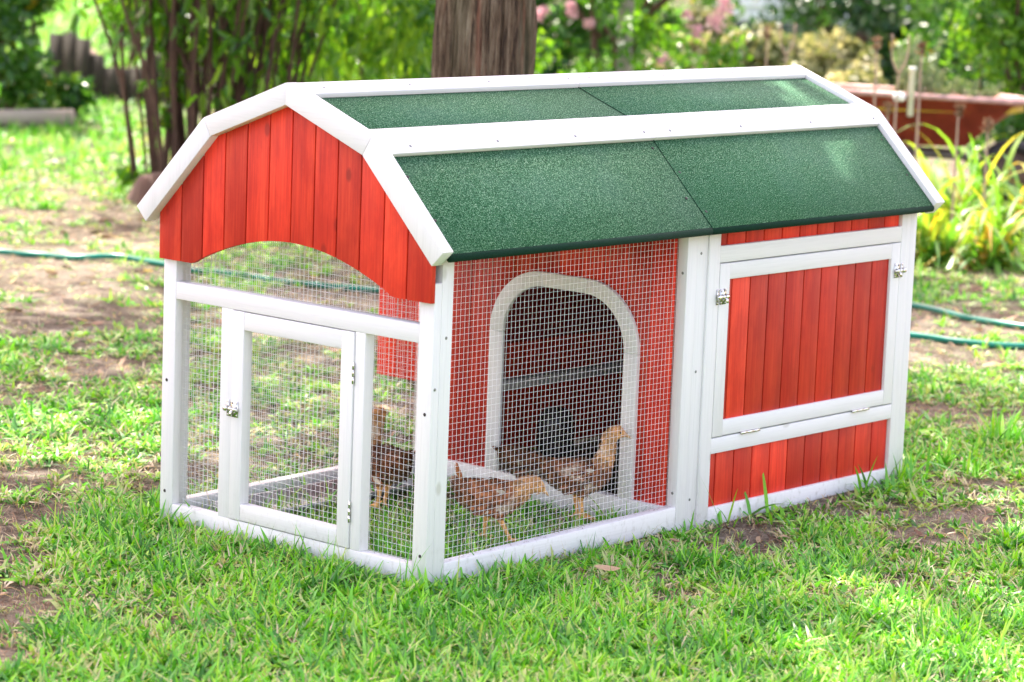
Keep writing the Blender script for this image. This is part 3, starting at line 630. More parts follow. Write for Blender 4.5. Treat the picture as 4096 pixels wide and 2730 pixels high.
def chicken(loc, rz, label, trunk, neck, feet, tailv, tone, seed, scale=1.0):
    """trunk, neck: rows x, y, z, half width, half height; feet: ((x, y), lean) per leg"""
    r_ = np.random.default_rng(seed); root = empty('chicken', loc, rz); root.scale = (scale,) * 3; root['label'] = label; root['category'] = 'chicken'; root['group'] = 'young brown chickens in the wire run'
    sp = catmull(trunk + neck, 5); mb = MB(); V, F = tubeV(sp[:, :3], sp[:, 3:]); mb.add(V, F)
    head = np.array(neck[-3][:3]); hd = nrm(np.array(neck[-1][:3]) - np.array(neck[-3][:3])); legs = []
    for s, (fx, fy, hx) in zip((1, -1), feet):
        hip = np.array([.0, .017 * s, .088]); hock = np.array([hx, fy * .75 + .004 * s, .050]); ank = np.array([fx, fy, .008])
        th = catmull([(*hip, .020, .022), (*(hip * .55 + hock * .45 + [.006, 0, 0]), .0155, .017), (*hock, .0068, .0068)], 4); V, F = tubeV(th[:, :3], th[:, 3:]); mb.add(V, F)
        sh = catmull([(*(hock + [0, 0, .004]), .0062, .0062), (*(hock * .5 + ank * .5), .0040, .0044), (*ank, .0050, .0046)], 4); V, F = tubeV(sh[:, :3], sh[:, 3:]); mb.add(V, F)
        for an, ln in ((-.5, .026), (0, .032), (.5, .026), (PI, .014)):
            d = np.array([math.cos(an), math.sin(an), 0]); q = catmull([(*(ank + [0, 0, .001]), .0040, .0038), (*(ank + d * ln * .55 + [0, 0, .001]), .0030, .0030), (*(ank + d * ln + [0, 0, -.006]), .0019, .0019)], 3); V, F = tubeV(q[:, :3], q[:, 3:], 8); mb.add(V, F)
        legs.append((hock, ank))
    o = mb.build('body', M['down'], root)
    md = o.modifiers.new('r', 'REMESH'); md.mode = 'VOXEL'; md.voxel_size = .0021; sm = o.modifiers.new('s', 'SMOOTH'); sm.iterations = 4; sm.factor = .5
    dg = bpy.context.evaluated_depsgraph_get(); me = bpy.data.meshes.new_from_object(o.evaluated_get(dg)); o.modifiers.clear(); o.data = me
    me.materials.clear(); me.materials.append(M['down']); nv = len(me.vertices); P = np.empty(nv * 3); me.vertices.foreach_get('co', P); P = P.reshape(-1, 3)
    N = np.empty(nv * 3); me.vertices.foreach_get('normal', N); N = N.reshape(-1, 3); me.polygons.foreach_set('use_smooth', np.ones(len(me.polygons), bool))
    brown = np.array([.27, .095, .034]) * tone; dark = np.array([.095, .034, .015]) * tone; gold = np.array([.70, .35, .10]); cream = np.array([.66, .55, .42]); legc = np.array([.78, .42, .15])
    nk = np.array([q[:3] for q in neck[:-1]]); tk = np.array([q[:3] for q in trunk])
    def colour(P, N, amp=.5):
        m_ = vnoise(P[:, 0] * 90 + seed, P[:, 1] * 90, P[:, 2] * 90)[:, None]; m2 = vnoise(P[:, 0] * 38 + 9, P[:, 1] * 38 + seed, P[:, 2] * 38)[:, None]
        dn = np.min(np.linalg.norm(P[:, None] - nk[None, 1:], axis=2), axis=1)[:, None]; dt = np.min(np.linalg.norm(P[:, None] - tk[None], axis=2) - np.array([q[3] for q in trunk])[None] * .9, axis=1)[:, None]
        base = dark + (brown - dark) * np.clip(m_ * 1.8 - .3, 0, 1)
        belly = np.clip(-N[:, 2:3] * 1.4 - .35, 0, 1); base = base * (1 - belly) + (cream * .6 * (1 - m2) + brown * m2 * 1.3) * belly
        kn = np.clip(1.6 - dn / .021, 0, 1) * np.clip(.6 + dt * 40, 0, 1); c = base * (1 - kn) + (gold * (.72 + .5 * m_) * .8 + cream * .2) * kn
        patch = np.clip((m2 - .76) * 7, 0, 1) * (P[:, 2:3] > .06) * .75; c = c * (1 - patch) + cream * patch
        return c
    C_ = colour(P, N)
    for hock, ank in legs:
        lg = (P[:, 2] < hock[2] + .002)[:, None]; C_ = np.where(lg, legc * (.8 + .4 * vnoise(P[:, 0] * 300, P[:, 1] * 300, P[:, 2] * 300))[:, None], C_)
        tz = np.clip((P[:, 2:3] - hock[2]) / .03, 0, 1) * (P[:, 2:3] < .085) * (P[:, 2:3] > hock[2]); C_ = C_ * (1 - tz * .6) + cream * np.array([1, .8, .6]) * tz * .6
    me.attributes.new('Col', 'FLOAT_COLOR', 'POINT').data.foreach_set('color', np.c_[C_, np.ones(nv)].astype(np.float32).ravel())
    # feathers lying along the body and neck
    tdir = nrm(np.array(trunk[0][:3]) - np.array(trunk[-1][:3]))
    allp = np.concatenate([tk, nk]); alld = -nrm(np.gradient(allp, axis=0))
    def cards(idx, L, Wf, lift, name, tint=1.0, off=.0008):
        B = P[idx] + N[idx] * off; near = np.argmin(np.linalg.norm(B[:, None] - allp[None], axis=2), axis=1); D = alld[near] + r_.normal(0, .22, B.shape); Nn = N[idx]
        D = nrm(D - Nn * np.sum(D * Nn, 1, keepdims=True)); D = nrm(D + Nn * lift + np.array([0, 0, -.12])); Sd = nrm(np.cross(D, Nn)); m_ = len(B); L = L * r_.uniform(.6, 1.2, m_)[:, None]; Wf = Wf * r_.uniform(.7, 1.2, m_)[:, None]
        V = np.stack([B, B + D * L * .35 + Sd * Wf, B + D * L * .8 + Sd * Wf * .8, B + D * L, B + D * L * .8 - Sd * Wf * .8, B + D * L * .35 - Sd * Wf], 1)
        cc = colour(B, Nn) * tint * r_.uniform(.65, 1.25, (m_, 1)); cc = np.repeat(cc, 6, 0).reshape(m_, 6, 3); cc[:, 3] *= 1.1; cc[:, 0] *= .7
        b = np.arange(m_)[:, None] * 6; Fc = np.concatenate([b + [[0, 1, 2, 3]], b + [[0, 3, 4, 5]]])
        return npmesh(name, V.reshape(-1, 3), Fc, M['feather'], root, attrs={'Col': np.c_[cc.reshape(-1, 3), np.ones(m_ * 6)]})
    hz = head
    bodyv = np.where((P[:, 2] > .062) & (np.linalg.norm(P - hz, axis=1) > .020))[0]
    cards(r_.choice(bodyv, min(1500, len(bodyv)), replace=False), .012, .0032, .28, 'plumage')
    fl = np.where((np.linalg.norm(P - hz, axis=1) < .03) & (N @ hd < .35))[0]; fl = r_.choice(fl, min(320, len(fl)), replace=False)
    cards(fl, .0055, .0009, .5, 'down_tufts', 1.1)
    # wings and tail
    for s in (1, -1):
        Vw, Cw, Fw = [], [], []; k = 0
        for row in range(4):
            for j in range(9 - row):
                t = j / 8; B = np.array([.030 - t * .052 - row * .004, s * (.0345 - .011 * (t - .35) ** 2 * 3), .116 - row * .012 - t * .010]); L = .026 + .010 * t - row * .002
                D = nrm(np.array([-1, -s * .18, -.16 - .12 * row + r_.normal(0, .05)])); Sd = np.array([0, -s * .25, 1.0]); Sd = nrm(Sd - D * (Sd @ D)); wd = .0048; B = B + np.array([0, s * (.002 + (3 - row) * .0009 + j * .0001), 0])
                Vw += [B, B + D * L * .3 + Sd * wd, B + D * L * .85 + Sd * wd * .8, B + D * L, B + D * L * .85 - Sd * wd * .8, B + D * L * .3 - Sd * wd]
                q = (brown if r_.random() < .6 else dark) * r_.uniform(.7, 1.3); q = cream * .8 if (row == 0 and j < 2 and tone > .95) or r_.random() < .04 else q; Cw += [q * .8, q, q, q * 1.4, q, q]; Fw += [(k, k + 1, k + 2, k + 3), (k, k + 3, k + 4, k + 5)]; k += 6
        npmesh('wing', np.array(Vw), np.array(Fw), M['feather'], root, attrs={'Col': np.c_[np.array(Cw), np.ones(len(Cw))]})
    Vw, Cw, Fw = [], [], []; k = 0; t0_ = np.array(trunk[0][:3]); td = nrm(np.array(tailv, float))
    for j in range(11):
        a_ = (j - 5) / 5; B = t0_ + np.array([.02, a_ * .008, -.004]); D = nrm(td + np.array([0, a_ * .28, abs(a_) * -.2])); L = .042 * r_.uniform(.85, 1.1); Sd = nrm(np.cross(D, np.array([0, 0, 1.0])) + np.array([0, 0, a_ * .6])); wd = .0052
        Vw += [B, B + D * L * .3 + Sd * wd, B + D * L * .85 + Sd * wd, B + D * L, B + D * L * .85 - Sd * wd, B + D * L * .3 - Sd * wd]; q = brown * r_.uniform(.8, 1.5); Cw += [q, q, q, q * 1.2, q, q]; Fw += [(k, k + 1, k + 2, k + 3), (k, k + 3, k + 4, k + 5)]; k += 6
    npmesh('tail', np.array(Vw), np.array(Fw), M['feather'], root, attrs={'Col': np.c_[np.array(Cw), np.ones(len(Cw))]})
    # beak and eyes
    tip = np.array(neck[-1][:3]); hl = nrm(hd + np.array([0, 0, -.12])); V = [(*(tip - hl * .003), .0046, .0046), (*(tip + hl * .003), .0036, .0038), (*(tip + hl * .008 + [0, 0, -.0008]), .0020, .0022), (*(tip + hl * .0125 + [0, 0, -.0024]), .0004, .0005)]
    q = catmull(V, 3); Vb, Fb = tubeV(q[:, :3], q[:, 3:], 10); MB().add(Vb, Fb).build('beak', M['beak'], root, smooth=True)
    sd = nrm(np.cross(np.array([0, 0, 1.0]), hd)); hh = np.array(neck[-3]); eye = hh[:3] * .55 + np.array(neck[-2][:3]) * .45 + np.array([0, 0, .0022])
    for s in (1, -1): 
        c_ = eye + sd * s * (neck[-2][3] * .45 + neck[-3][3] * .55 - .0020); MB().lathe([(.0, -.0032), (.0022, -.0023), (.0031, 0), (.0022, .0023), (.0, .0032)], c_, 12).build('eye', M['black'], root, smooth=True)
    return root
TR = [(-.082, 0, .131, .004, .005), (-.068, 0, .120, .016, .017), (-.045, 0, .106, .028, .031), (-.012, 0, .096, .035, .039), (.020, 0, .098, .033, .038), (.042, 0, .106, .026, .029)]
ga = G(1960, 2172); gb = G(2322, 2092); gc = G(2120, 2000); gd = G(1562, 2052)
chicken((ga[0], ga[1], .002), math.radians(-50), 'buff headed young chicken stretching its neck forward over the grass at the near corner', TR,
        [(.052, 0, .110, .0210, .026), (.064, 0, .117, .0180, .023), (.078, 0, .125, .0165, .0200), (.090, 0, .127, .0160, .0185), (.102, 0, .120, .0110, .0125), (.110, 0, .114, .0048, .0052)], ((-.016, .018, -.010), (.045, -.016, .020)), (-.35, 0, .9), 1.3, 11)
chicken((gb[0] + .01, gb[1] + .02, .002), math.radians(-42), 'brown young chicken standing upright with raised buff head beside the doorway frame', TR,
        [(.050, 0, .122, .0200, .0230), (.058, 0, .145, .0155, .0180), (.062, 0, .166, .0135, .0155), (.068, 0, .184, .0140, .0155), (.080, 0, .193, .0142, .0145), (.091, 0, .190, .0096, .0100), (.099, 0, .187, .0044, .0046)], ((.004, .014, -.004), (.012, -.014, .004)), (-.8, 0, .35), 1.0, 12, 1.02)
chicken((gc[0] + .02, gc[1] + .03, -.004), math.radians(-36), 'dark brown young chicken with lowered head and pale rump behind the buff headed one', [(-.076, 0, .138, .006, .007), (-.062, 0, .126, .019, .022), (-.042, 0, .112, .029, .034), (-.012, 0, .100, .034, .040), (.020, 0, .092, .032, .036), (.042, 0, .086, .025, .028)],
        [(.060, 0, .080, .0170, .0190), (.078, 0, .072, .0135, .0150), (.094, 0, .064, .0130, .0140), (.108, 0, .055, .0125, .0130), (.118, 0, .046, .0086, .0090), (.124, 0, .040, .0042, .0045)], ((-.014, .016, -.012), (.022, -.016, .006)), (-.9, 0, .25), .72, 13, .84)
chicken((gd[0], gd[1] + .02, .002), math.radians(78), 'brown young chicken turned away with raised neck seen through the narrow mesh panel', TR,
        [(.052, 0, .126, .0200, .0210), (.058, -.004, .150, .0205, .0210), (.058, -.010, .172, .0175, .0180), (.060, -.022, .188, .0150, .0155), (.064, -.032, .190, .0085, .0085), (.067, -.040, .188, .0042, .0042)], ((.002, .015, -.006), (.022, -.014, .008)), (-.8, 0, .4), .9, 14, 1.08)
# ------------------------------------------------------------------ leaves, shrubs and trees
def leafmesh(P, L, Wd, rnd, down=.3, seed=0, droopdir=None):
    n = len(P); D = nrm(rng.normal(0, 1, (n, 3)) + (np.array([0, 0, -down * 2]) if droopdir is None else droopdir)); Nn = nrm(rng.normal(0, 1, (n, 3)) + [0, 0, .8]); Sd = nrm(np.cross(D, Nn)); Nn = np.cross(Sd, D)
    L = (L * rng.uniform(.6, 1.25, n))[:, None]; Wh = (Wd * rng.uniform(.7, 1.2, n))[:, None] * .5; f = Nn * Wh * .35
    V = np.stack([P, P + D * L * .28 + Sd * Wh + f, P + D * L * .66 + Sd * Wh * .8 + f, P + D * L - Nn * L * .12, P + D * L * .66 - Sd * Wh * .8 + f, P + D * L * .28 - Sd * Wh + f], 1)
    b = np.arange(n)[:, None] * 6
    return V.reshape(-1, 3), np.concatenate([b + [[0, 1, 2, 3]], b + [[0, 3, 4, 5]]]), np.repeat(rnd, 6)
def clumps(cs, rs, n, squash=.8):
    """n leaf points gathered in shells round clump centres"""
    cs = np.asarray(cs, float); i = rng.integers(0, len(cs), n); d = nrm(rng.normal(0, 1, (n, 3))); r = rng.random(n) ** .5
    P = cs[i] + d * (r * np.asarray(rs)[i])[:, None] * [1, 1, squash]; return P, i
def foliage(name, cs, rs, n, L, Wd, mt, parent, down=.3, minz=.02):
    P, i = clumps(cs, rs, n); P[:, 2] = np.maximum(P[:, 2], minz + rng.random(n) * .05); tone = rng.random(len(cs))
    rnd = np.clip(tone[i] * .45 + rng.random(n) * .55 + rng.normal(0, .06, n), 0, 1)
    V, F, R_ = leafmesh(P, L, Wd, rnd, down); return npmesh(name, V, F, M[mt], parent, attrs={'rnd': R_})
def branch(a, b, r0, r1, k=5, wob=.03):
    a, b = np.array(a, float), np.array(b, float); t = np.linspace(0, 1, k + 1)[:, None]; P = a + (b - a) * t; ln = np.linalg.norm(b - a)
    P[1:-1] += rng.normal(0, wob * ln, (k - 1, 3)); return catmull(P, 2), None
def shrub(label, cat, c, rx, ry, h, n, L, Wd, mt, stems=7, zlo=.1, nc=26, name='shrub', stemmat='stem', cr=.28, group=None, r0=.014, down=.3):
    """c: base point on the ground"""
    root = empty(name, (c[0], c[1], 0)); tag(root, label, cat, group)
    cs = []; 
    while len(cs) < nc:
        q = rng.uniform(-1, 1, 3)
        if q[0] ** 2 + q[1] ** 2 + (q[2] * .9) ** 2 < 1: cs.append((q[0] * rx, q[1] * ry, zlo + (q[2] * .5 + .5) * (h - zlo)))
    cs = np.array(cs); rs = rng.uniform(.6, 1.3, nc) * cr
    foliage('foliage', cs, rs, n, L, Wd, mt, root, down)
    for i in range(stems):
        tgt = cs[rng.integers(0, nc)]; P, _ = branch((rng.normal(0, rx * .12), rng.normal(0, ry * .12), -.05), tgt, 1, 1); MB().tube(P, np.linspace(r0, r0 * .35, len(P)), 7).build('stem', M[stemmat], root, smooth=True)
    return root
def gp(u, d):                                      # ground point in direction u at distance d
    a = at(u, 0, d); return np.array([a[0], a[1], 0.0])
# big tree behind the coop: its unseen crown is shaped to cast dappled shade on the coop
tb = gp(1925, 7.75); big = empty('big_tree', tuple(tb)); tag(big, 'large tree with straight brown stringy bark trunk right behind the coop', 'tree')
nth, nz_ = 260, 260; th = np.linspace(0, 2 * PI, nth, endpoint=False); zz = np.linspace(-.05, 3.6, nz_); TH, Z_ = np.meshgrid(th, zz)
X_, Y_ = np.cos(TH), np.sin(TH)
rad = .131 + .035 * np.exp(-np.maximum(Z_, 0) * 4) - .006 * Z_ + (fbm(X_ * 6 + 4, Y_ * 6 + 4, Z_ * .7, 3) - .5) * .022 + (fbm(X_ * 19 + 40, Y_ * 19 + 40, Z_ * 3.2, 5) - .5) * .048
lean = np.array([.012, -.006]); V = np.stack([X_ * rad + lean[0] * Z_, Y_ * rad + lean[1] * Z_, Z_], -1).reshape(-1, 3); ii = np.arange(nth * nz_).reshape(nz_, nth)
F = np.stack([ii[:-1], np.roll(ii, -1, 1)[:-1], np.roll(ii, -1, 1)[1:], ii[1:]], -1).reshape(-1, 4); npmesh('trunk', V, F, M['bark'], big, smooth=True)
cs = []
for k in range(9):
    az = k * 2.4 + .3; ln = rng.uniform(1.5, 2.7); e = np.array([math.cos(az) * ln, math.sin(az) * ln, rng.uniform(4.2, 6.2)]); P, _ = branch((.03, 0, rng.uniform(3.0, 3.55)), e, 1, 1, 5, .05)
    MB().tube(P, np.linspace(.06, .015, len(P)), 8).build('limb', M['bark'], big, smooth=True)
    for t in np.linspace(.35, 1.1, 6): cs.append(P[0] + (P[-1] - P[0]) * t + rng.normal(0, .45, 3) + [0, 0, .2])
cs += [np.array([rng.uniform(-2.7, 2.7), rng.uniform(-2.7, 2.7), rng.uniform(4.4, 6.2)]) for _ in range(22)]
for _ in range(60):
    cs.append(np.array([rng.uniform(-.8, 6.6) - tb[0] + 0, rng.uniform(2.2, 7.7) - tb[1], rng.uniform(4.3, 6.0)]))
keep = []
for c_ in cs:
    h = c_[2]; gs = (c_[0] + tb[0] - h * sx / sz, c_[1] + tb[1] - h * sy / sz)
    if gs[1] < -.35 and rng.random() < .88: continue  # crown thinned to let sun onto the foreground
    keep.append(c_)
cs = keep
for e in ((1.6, 4.2), (3.4, 5.6), (-1.2, 3.6), (4.4, 3.2)):
    P, _ = branch((.03, 0, rng.uniform(3.0, 3.5)), (e[0], e[1], 5.0), 1, 1, 6, .04); MB().tube(P, np.linspace(.07, .015, len(P)), 8).build('limb', M['bark'], big, smooth=True)
for px_ in (-.3, .15, .6, 1.05, 1.75):
    for py_ in (-.05, .45, .95):
        if px_ == 1.05 and py_ < .3: continue
        h = rng.uniform(4.3, 5.3); cs += [np.array([px_ + h * sx / sz - tb[0], py_ + h * sy / sz - tb[1], h + .8])] * 2  # extra unseen clumps added so their shade lands on the coop
cs = [c_ for c_ in cs if not (math.hypot(c_[0] + tb[0] - (c_[2] - .8) * sx / sz - 1.42, (c_[1] + tb[1] - (c_[2] - .8) * sy / sz - .05) * 1.2) < .85)]  # hole cut in the crown so sun reaches the right roof panel
CROWN_N = 27000
foliage('crown', cs, rng.uniform(.45, .8, len(cs)), CROWN_N, .13, .075, 'leafmid', big, .3)
q_ = []
for _ in range(9):
    px_, py_, h = 1.42 + rng.uniform(-.6, .5), .1 + rng.uniform(-.4, .4), rng.uniform(3.6, 5.2); q_.append(np.array([px_ + h * sx / sz - tb[0], py_ + h * sy / sz - tb[1], h + .8]))
foliage('dapple_sprays', np.array(q_), np.full(9, .42), 330, .12, .06, 'leafmid', big, .3)  # unseen sprays added to break up the sun patch on the roof
# multi-stem bush on the left behind the coop
bb_ = gp(800, 12.4); bush = empty('multi_stem_bush', tuple(bb_)); tag(bush, 'tall bush of many bare brown stems with drooping green leaves', 'bush')
camr = np.array([CR[0], CR[1], 0]); camr /= np.linalg.norm(camr); camf = np.array([CF[0], CF[1], 0]); camf /= np.linalg.norm(camf)
ends = []
for k in range(80):
    f = rng.uniform(-1, 1); b0 = camr * (f * .33 + .07 + rng.normal(0, .03)) + camf * rng.normal(0, .09); ex = camr * (f * .62 + .12 + rng.normal(0, .10)) + camf * rng.normal(0, .25); hgt = rng.uniform(1.2, 2.1)
    P = catmull([b0 + [0, 0, -.03], b0 * .7 + ex * .25 + [0, 0, hgt * .30] + rng.normal(0, .015, 3), b0 * .35 + ex * .6 + [0, 0, hgt * .62] + rng.normal(0, .02, 3), ex + [0, 0, hgt]], 4)
    MB().tube(P, np.linspace(rng.uniform(.007, .014), .005, len(P)), 6).build('stem', M['stem'], bush, smooth=True); ends += [P[i] for i in (5, 7, 8, 10, 11, 12)]
ends = np.array(ends); low = ends + rng.normal(0, .10, ends.shape); low = low[~((low @ camr < -.22) & (low[:, 2] < .72))]
foliage('foliage', low, np.full(len(low), .13), 1700, .115, .034, 'leafbright', bush, .9)
foliage('inner_foliage', ends[rng.integers(0, len(ends), 150)] + camf * .25, np.full(150, .2), 250, .09, .032, 'leafdark', bush, .8)  # darker leaf colour stands in for shade behind the stems
cs = [camr * rng.uniform(.45, 1.15) + camf * rng.uniform(-.3, .5) + [0, 0, rng.uniform(.35, 1.5)] for _ in range(26)] + [camr * rng.uniform(-.5, -.1) + camf * rng.uniform(-.4, .4) + [0, 0, rng.uniform(.85, 1.6)] for _ in range(8)]
foliage('outer_foliage', np.array(cs), rng.uniform(.10, .24, len(cs)), 2300, .085, .030, 'leafbright', bush, .8)
sp_ = np.array([camr * rng.uniform(-.30, -.05) + [0, 0, rng.uniform(.05, .5)] for _ in range(8)]); [foliage('sprig', sp_[i:i + 1], np.full(1, .06), 13, .07, .03, 'leafbright', bush, .6) for i in range(8)]
tag(MB().lathe([(.17, -.03), (.14, .03), (.115, .075), (.10, .10), (.06, .112), (0, .112)], (*G(650, 800)[:2], 0), 16).build('tree_stump', M['stem'], smooth=False), 'low brown stump at the foot of the many stemmed bush', 'stump')
# shrubs behind
shrub('dense dark green shrub at the left edge above the weathered log', 'shrub', gp(-10, 15.6), .28, .5, 1.6, 4200, .075, .045, 'leafmid', nc=46, cr=.17)
shrub('deep green shrub half hidden behind the shrub at the left edge', 'shrub', gp(-480, 16.6), 1.0, .6, 1.9, 6500, .085, .05, 'leafdark', nc=50, cr=.25)
shrub('low leafy sprawling plant beside the end of the weathered log', 'plant', gp(285, 15.7), .07, .12, .22, 260, .07, .04, 'leafmid', nc=9, cr=.10, name='leafy_plant')
shrub('sunlit yellow green shrub between the many stemmed bush and the big trunk', 'shrub', gp(1560, 15.8), .62, .4, 1.5, 3600, .06, .034, 'leafbright', nc=34, cr=.17)
shrub('loose green shrub behind the many stemmed bush', 'shrub', gp(1020, 18.5), .9, .5, 1.4, 3600, .07, .04, 'leafmid', nc=34, cr=.2)
shrub('light green overhanging small tree above the board fence', 'tree', gp(520, 20), .7, .5, 1.9, 1900, .07, .035, 'leafbright', nc=22, cr=.2, zlo=.62, name='small_tree')
for u, d, rx_, h, nl, mt_, lab in ((1300, 17.2, .5, 1.3, 2600, 'leafbright', 'sunlit shrub seen through the right side of the many stemmed bush'), (650, 23, .9, 1.2, 2600, 'leafbright', 'pale green far shrub above the top of the board fence'), (1680, 19, .6, 1.3, 2400, 'leafmid', 'green far shrub tucked against the left edge of the big trunk'),
    (2250, 18.5, .6, 1.2, 2600, 'leafmid', 'green shrub right of the big trunk behind the pink blossom'), (2600, 20, .7, 1.1, 2600, 'leafmid', 'mid green far shrub behind the pale trunk of the blossoming tree'), (4000, 18, .8, 1.3, 3600, 'leafmid', 'green far shrub filling the gap behind the lime green bush')):
    shrub(lab, 'shrub', gp(u, d), rx_, .4, h, nl, .075, .045, mt_, nc=28, cr=.19)
# pink flowering tree
cm = gp(2500, 15.2); crepe = empty('flowering_tree', tuple(cm)); tag(crepe, 'small tree with pink blossom clusters and pale trunk behind the roof ridge', 'tree')
MB().tube(catmull([(0, 0, -.05), camr * .01 + [0, 0, .4], camr * .02 + [0, 0, 1.0], camr * .1 + [0, 0, 1.9]], 4), np.linspace(.052, .03, 13), 10).build('trunk', M['palebark'], crepe, smooth=True)
for dx, h0, h1 in ((-.32, .35, .95), (.28, .5, 1.2), (-.5, .6, 1.5), (.5, .7, 1.6), (-.12, .3, .9)):
    P, _ = branch(camr * (dx - .1) * .2 + [0, 0, h0], camr * dx * 1.3 + camf * rng.normal(0, .2) + [0, 0, h1 + .3], 1, 1, 4, .05); MB().tube(P, np.linspace(.02, .007, len(P)), 6).build('branch', M['stem'], crepe, smooth=True)
cs = [camr * rng.uniform(-.58, .62) + camf * rng.normal(0, .25) + [0, 0, rng.uniform(.22, 1.6)] for _ in range(52)]
foliage('crown', np.array(cs), rng.uniform(.08, .20, len(cs)), 3000, .058, .032, 'leafbright', crepe, .3)
fc = [at(u, v_, 15.0) - cm for u, v_ in ((2870, 70), (2895, 45), (2860, 100), (2790, 125), (2290, 55), (2285, 25), (2160, 70), (2175, 40), (2650, 240), (2360, 95), (2900, 5), (2750, 60))]
foliage('blossom', np.array(fc), np.where(np.arange(len(fc)) < 4, .055, .032), 480, .022, .022, 'petal', crepe, 0)
# dark tree, pale shrubs, right hand bush
shrub('tall dark green tree shading the back right of the yard', 'tree', gp(3380, 22), .95, .7, 2.6, 7000, .085, .05, 'leafdark', nc=60, cr=.26, zlo=.30, name='dark_tree', r0=.04)
shrub('dark bluish green bush behind the dried seed stalks', 'bush', gp(3700, 19.5), .7, .5, 1.5, 4500, .08, .045, 'leafdark', nc=40, cr=.22, zlo=.1)
shrub('pale yellow green hedge bush nearest the pink blossom', 'bush', gp(2780, 18.6), .42, .3, .62, 2800, .06, .045, 'leafpale', nc=20, cr=.12)
shrub('pale cream leaved hedge bush above the far end of the ridge', 'bush', gp(3080, 18.0), .38, .3, .54, 2600, .06, .045, 'leafpale', nc=18, cr=.12)
shrub('pale leaved hedge bush under the dark tree', 'bush', gp(3330, 17.0), .36, .3, .52, 2600, .06, .045, 'leafpale', nc=20, cr=.12)
shrub('pale leaved hedge bush next to the red wheelbarrow', 'bush', gp(3540, 15.8), .26, .25, .46, 1500, .06, .045, 'leafpale', nc=14, cr=.11)
shrub('bright sunlit lime green bush above the wheelbarrow', 'bush', gp(4060, 14.6), .50, .4, 1.7, 5200, .05, .034, 'leafbright', nc=50, cr=.17, zlo=.42, r0=.02)
shrub('dark leafy plant under the tip of the wheelbarrow', 'plant', gp(4180, 14.2), .25, .2, .5, 900, .06, .035, 'leafmid', nc=14, cr=.13)
# weathered log and board fence on the left
la, lb = G(-160, 512), G(288, 507); dL = lb - la; a_ = math.atan2(dL[1], dL[0])
lg = MB().tube([(0, 0, .045), (np.linalg.norm(dL) * .5, .004, .047), (np.linalg.norm(dL), 0, .045)], [.052, .050, .052], 10).build('landscape_timber', M['timber']); lg.location = (la[0], la[1], 0); lg.rotation_euler = (0, 0, a_); tag(lg, 'weathered grey timber log lying on the lawn at the left edge', 'log')
fa, fb = gp(200, 17.4), gp(760, 17.0); fence = empty('board_fence', tuple(fa), math.atan2(fb[1] - fa[1], fb[0] - fa[0])); tag(fence, 'low fence of dark weathered upright boards with uneven tops', 'fence')
ln = np.linalg.norm(fb - fa); bd = MB(); x = 0; hs = [.38, .40, .36, .27, .20, .20, .21, .30, .31, .24, .25, .26]
k = 0
while x < ln: bd.box(x, x + .088, rng.uniform(-.01, .01), .03, -.03, hs[k % 12] * 1.02); x += .098; k += 1
bd.build('boards', M['board'], fence)
MB().box(0, ln, .035, .06, .08, .13).build('cross_rail', M['board'], fence)
st = MB().lathe([(.11, -.03), (.10, .08), (.095, .20), (.06, .24), (0, .25)], (*gp(345, 18.4)[:2], 0), 14).build('cut_stump', M['pale_twig']); tag(st, 'pale pinkish brown cut stump behind the board fence', 'stump')
# ------------------------------------------------------------------ wheelbarrow planter
wb0 = gp(3720, 12.7); ax = math.atan2(camr[1], camr[0]) + .10; wb = empty('wheelbarrow', tuple(wb0), ax); tag(wb, 'rusty red wheelbarrow used as a planter beyond the coop', 'wheelbarrow')
def zc(v_, d, u=3800): return at(u, v_, d)[2]
zr = zc(400, 12.7); zb = zc(585, 12.7)
top = [(-.42, -.20), (.38, -.20), (.50, 0), (.38, .20), (-.42, .20)]; bot = [(-.32, -.13), (.17, -.13), (.20, 0), (.17, .13), (-.32, .13)]
V = [(x, y, zr + .03 - (x + .42) * .03) for x, y in top] + [(x, y, zb) for x, y in bot]; V += [(x * .97, y * .95, z - .0) for x, y, z in V[:5]] + [(x * .97, y * .95, z + .01) for x, y, z in V[5:10]]
mb = MB(); Fq = [(i, (i + 1) % 5, 5 + (i + 1) % 5, 5 + i) for i in range(5)] + [(5, 6, 7, 8, 9)] + [(10 + i, 10 + (i + 1) % 5, 15 + (i + 1) % 5, 15 + i) for i in range(5)] + [(i, (i + 1) % 5, 10 + (i + 1) % 5, 10 + i) for i in range(5)]; mb.add(V, Fq); mb.build('tray', M['barrow'], wb)
rimp = [V[i] for i in (0, 1, 2, 3, 4, 0)]; rm = MB()
for a_, b_ in zip(rimp[:-1], rimp[1:]): rm.tube([a_, tuple((np.array(a_) + b_) / 2), b_], .013, 8)
rm.build('rim', M['rim'], wb)
MB().prism([(x * .93, y * .9) for x, y in top], zr - .05, zr - .02, 2).build('soil', M['litter'], wb)
for s in (-1, 1):
    MB().tube([(-1.0, s * .27, zb + .06), (-.3, s * .16, zb - .02), (.2, s * .10, zb - .05), (.42, s * .045, .12)], .016, 8).build('handle', M['board'], wb)
    MB().tube([(-.28, s * .17, zb - .02), (-.30, s * .19, .0), (-.16, s * .19, .0), (-.08, s * .15, zb - .03)], .010, 8).build('leg', M['rust'], wb)
wr = zc(590, 12.7, 4050) / 2 + .012; wh = MB(); tq = [(.42 + (wr - .028) * math.cos(t), 0, wr + (wr - .028) * math.sin(t)) for t in np.linspace(0, 2 * PI, 29)]
wheel = wh.tube(tq, .028, 10, cap=False).build('wheel', M['tyre'], wb, smooth=True); MB().tube([(.42, -.05, wr), (.42, 0, wr), (.42, .05, wr)], .012, 8).build('axle', M['rust'], wheel)
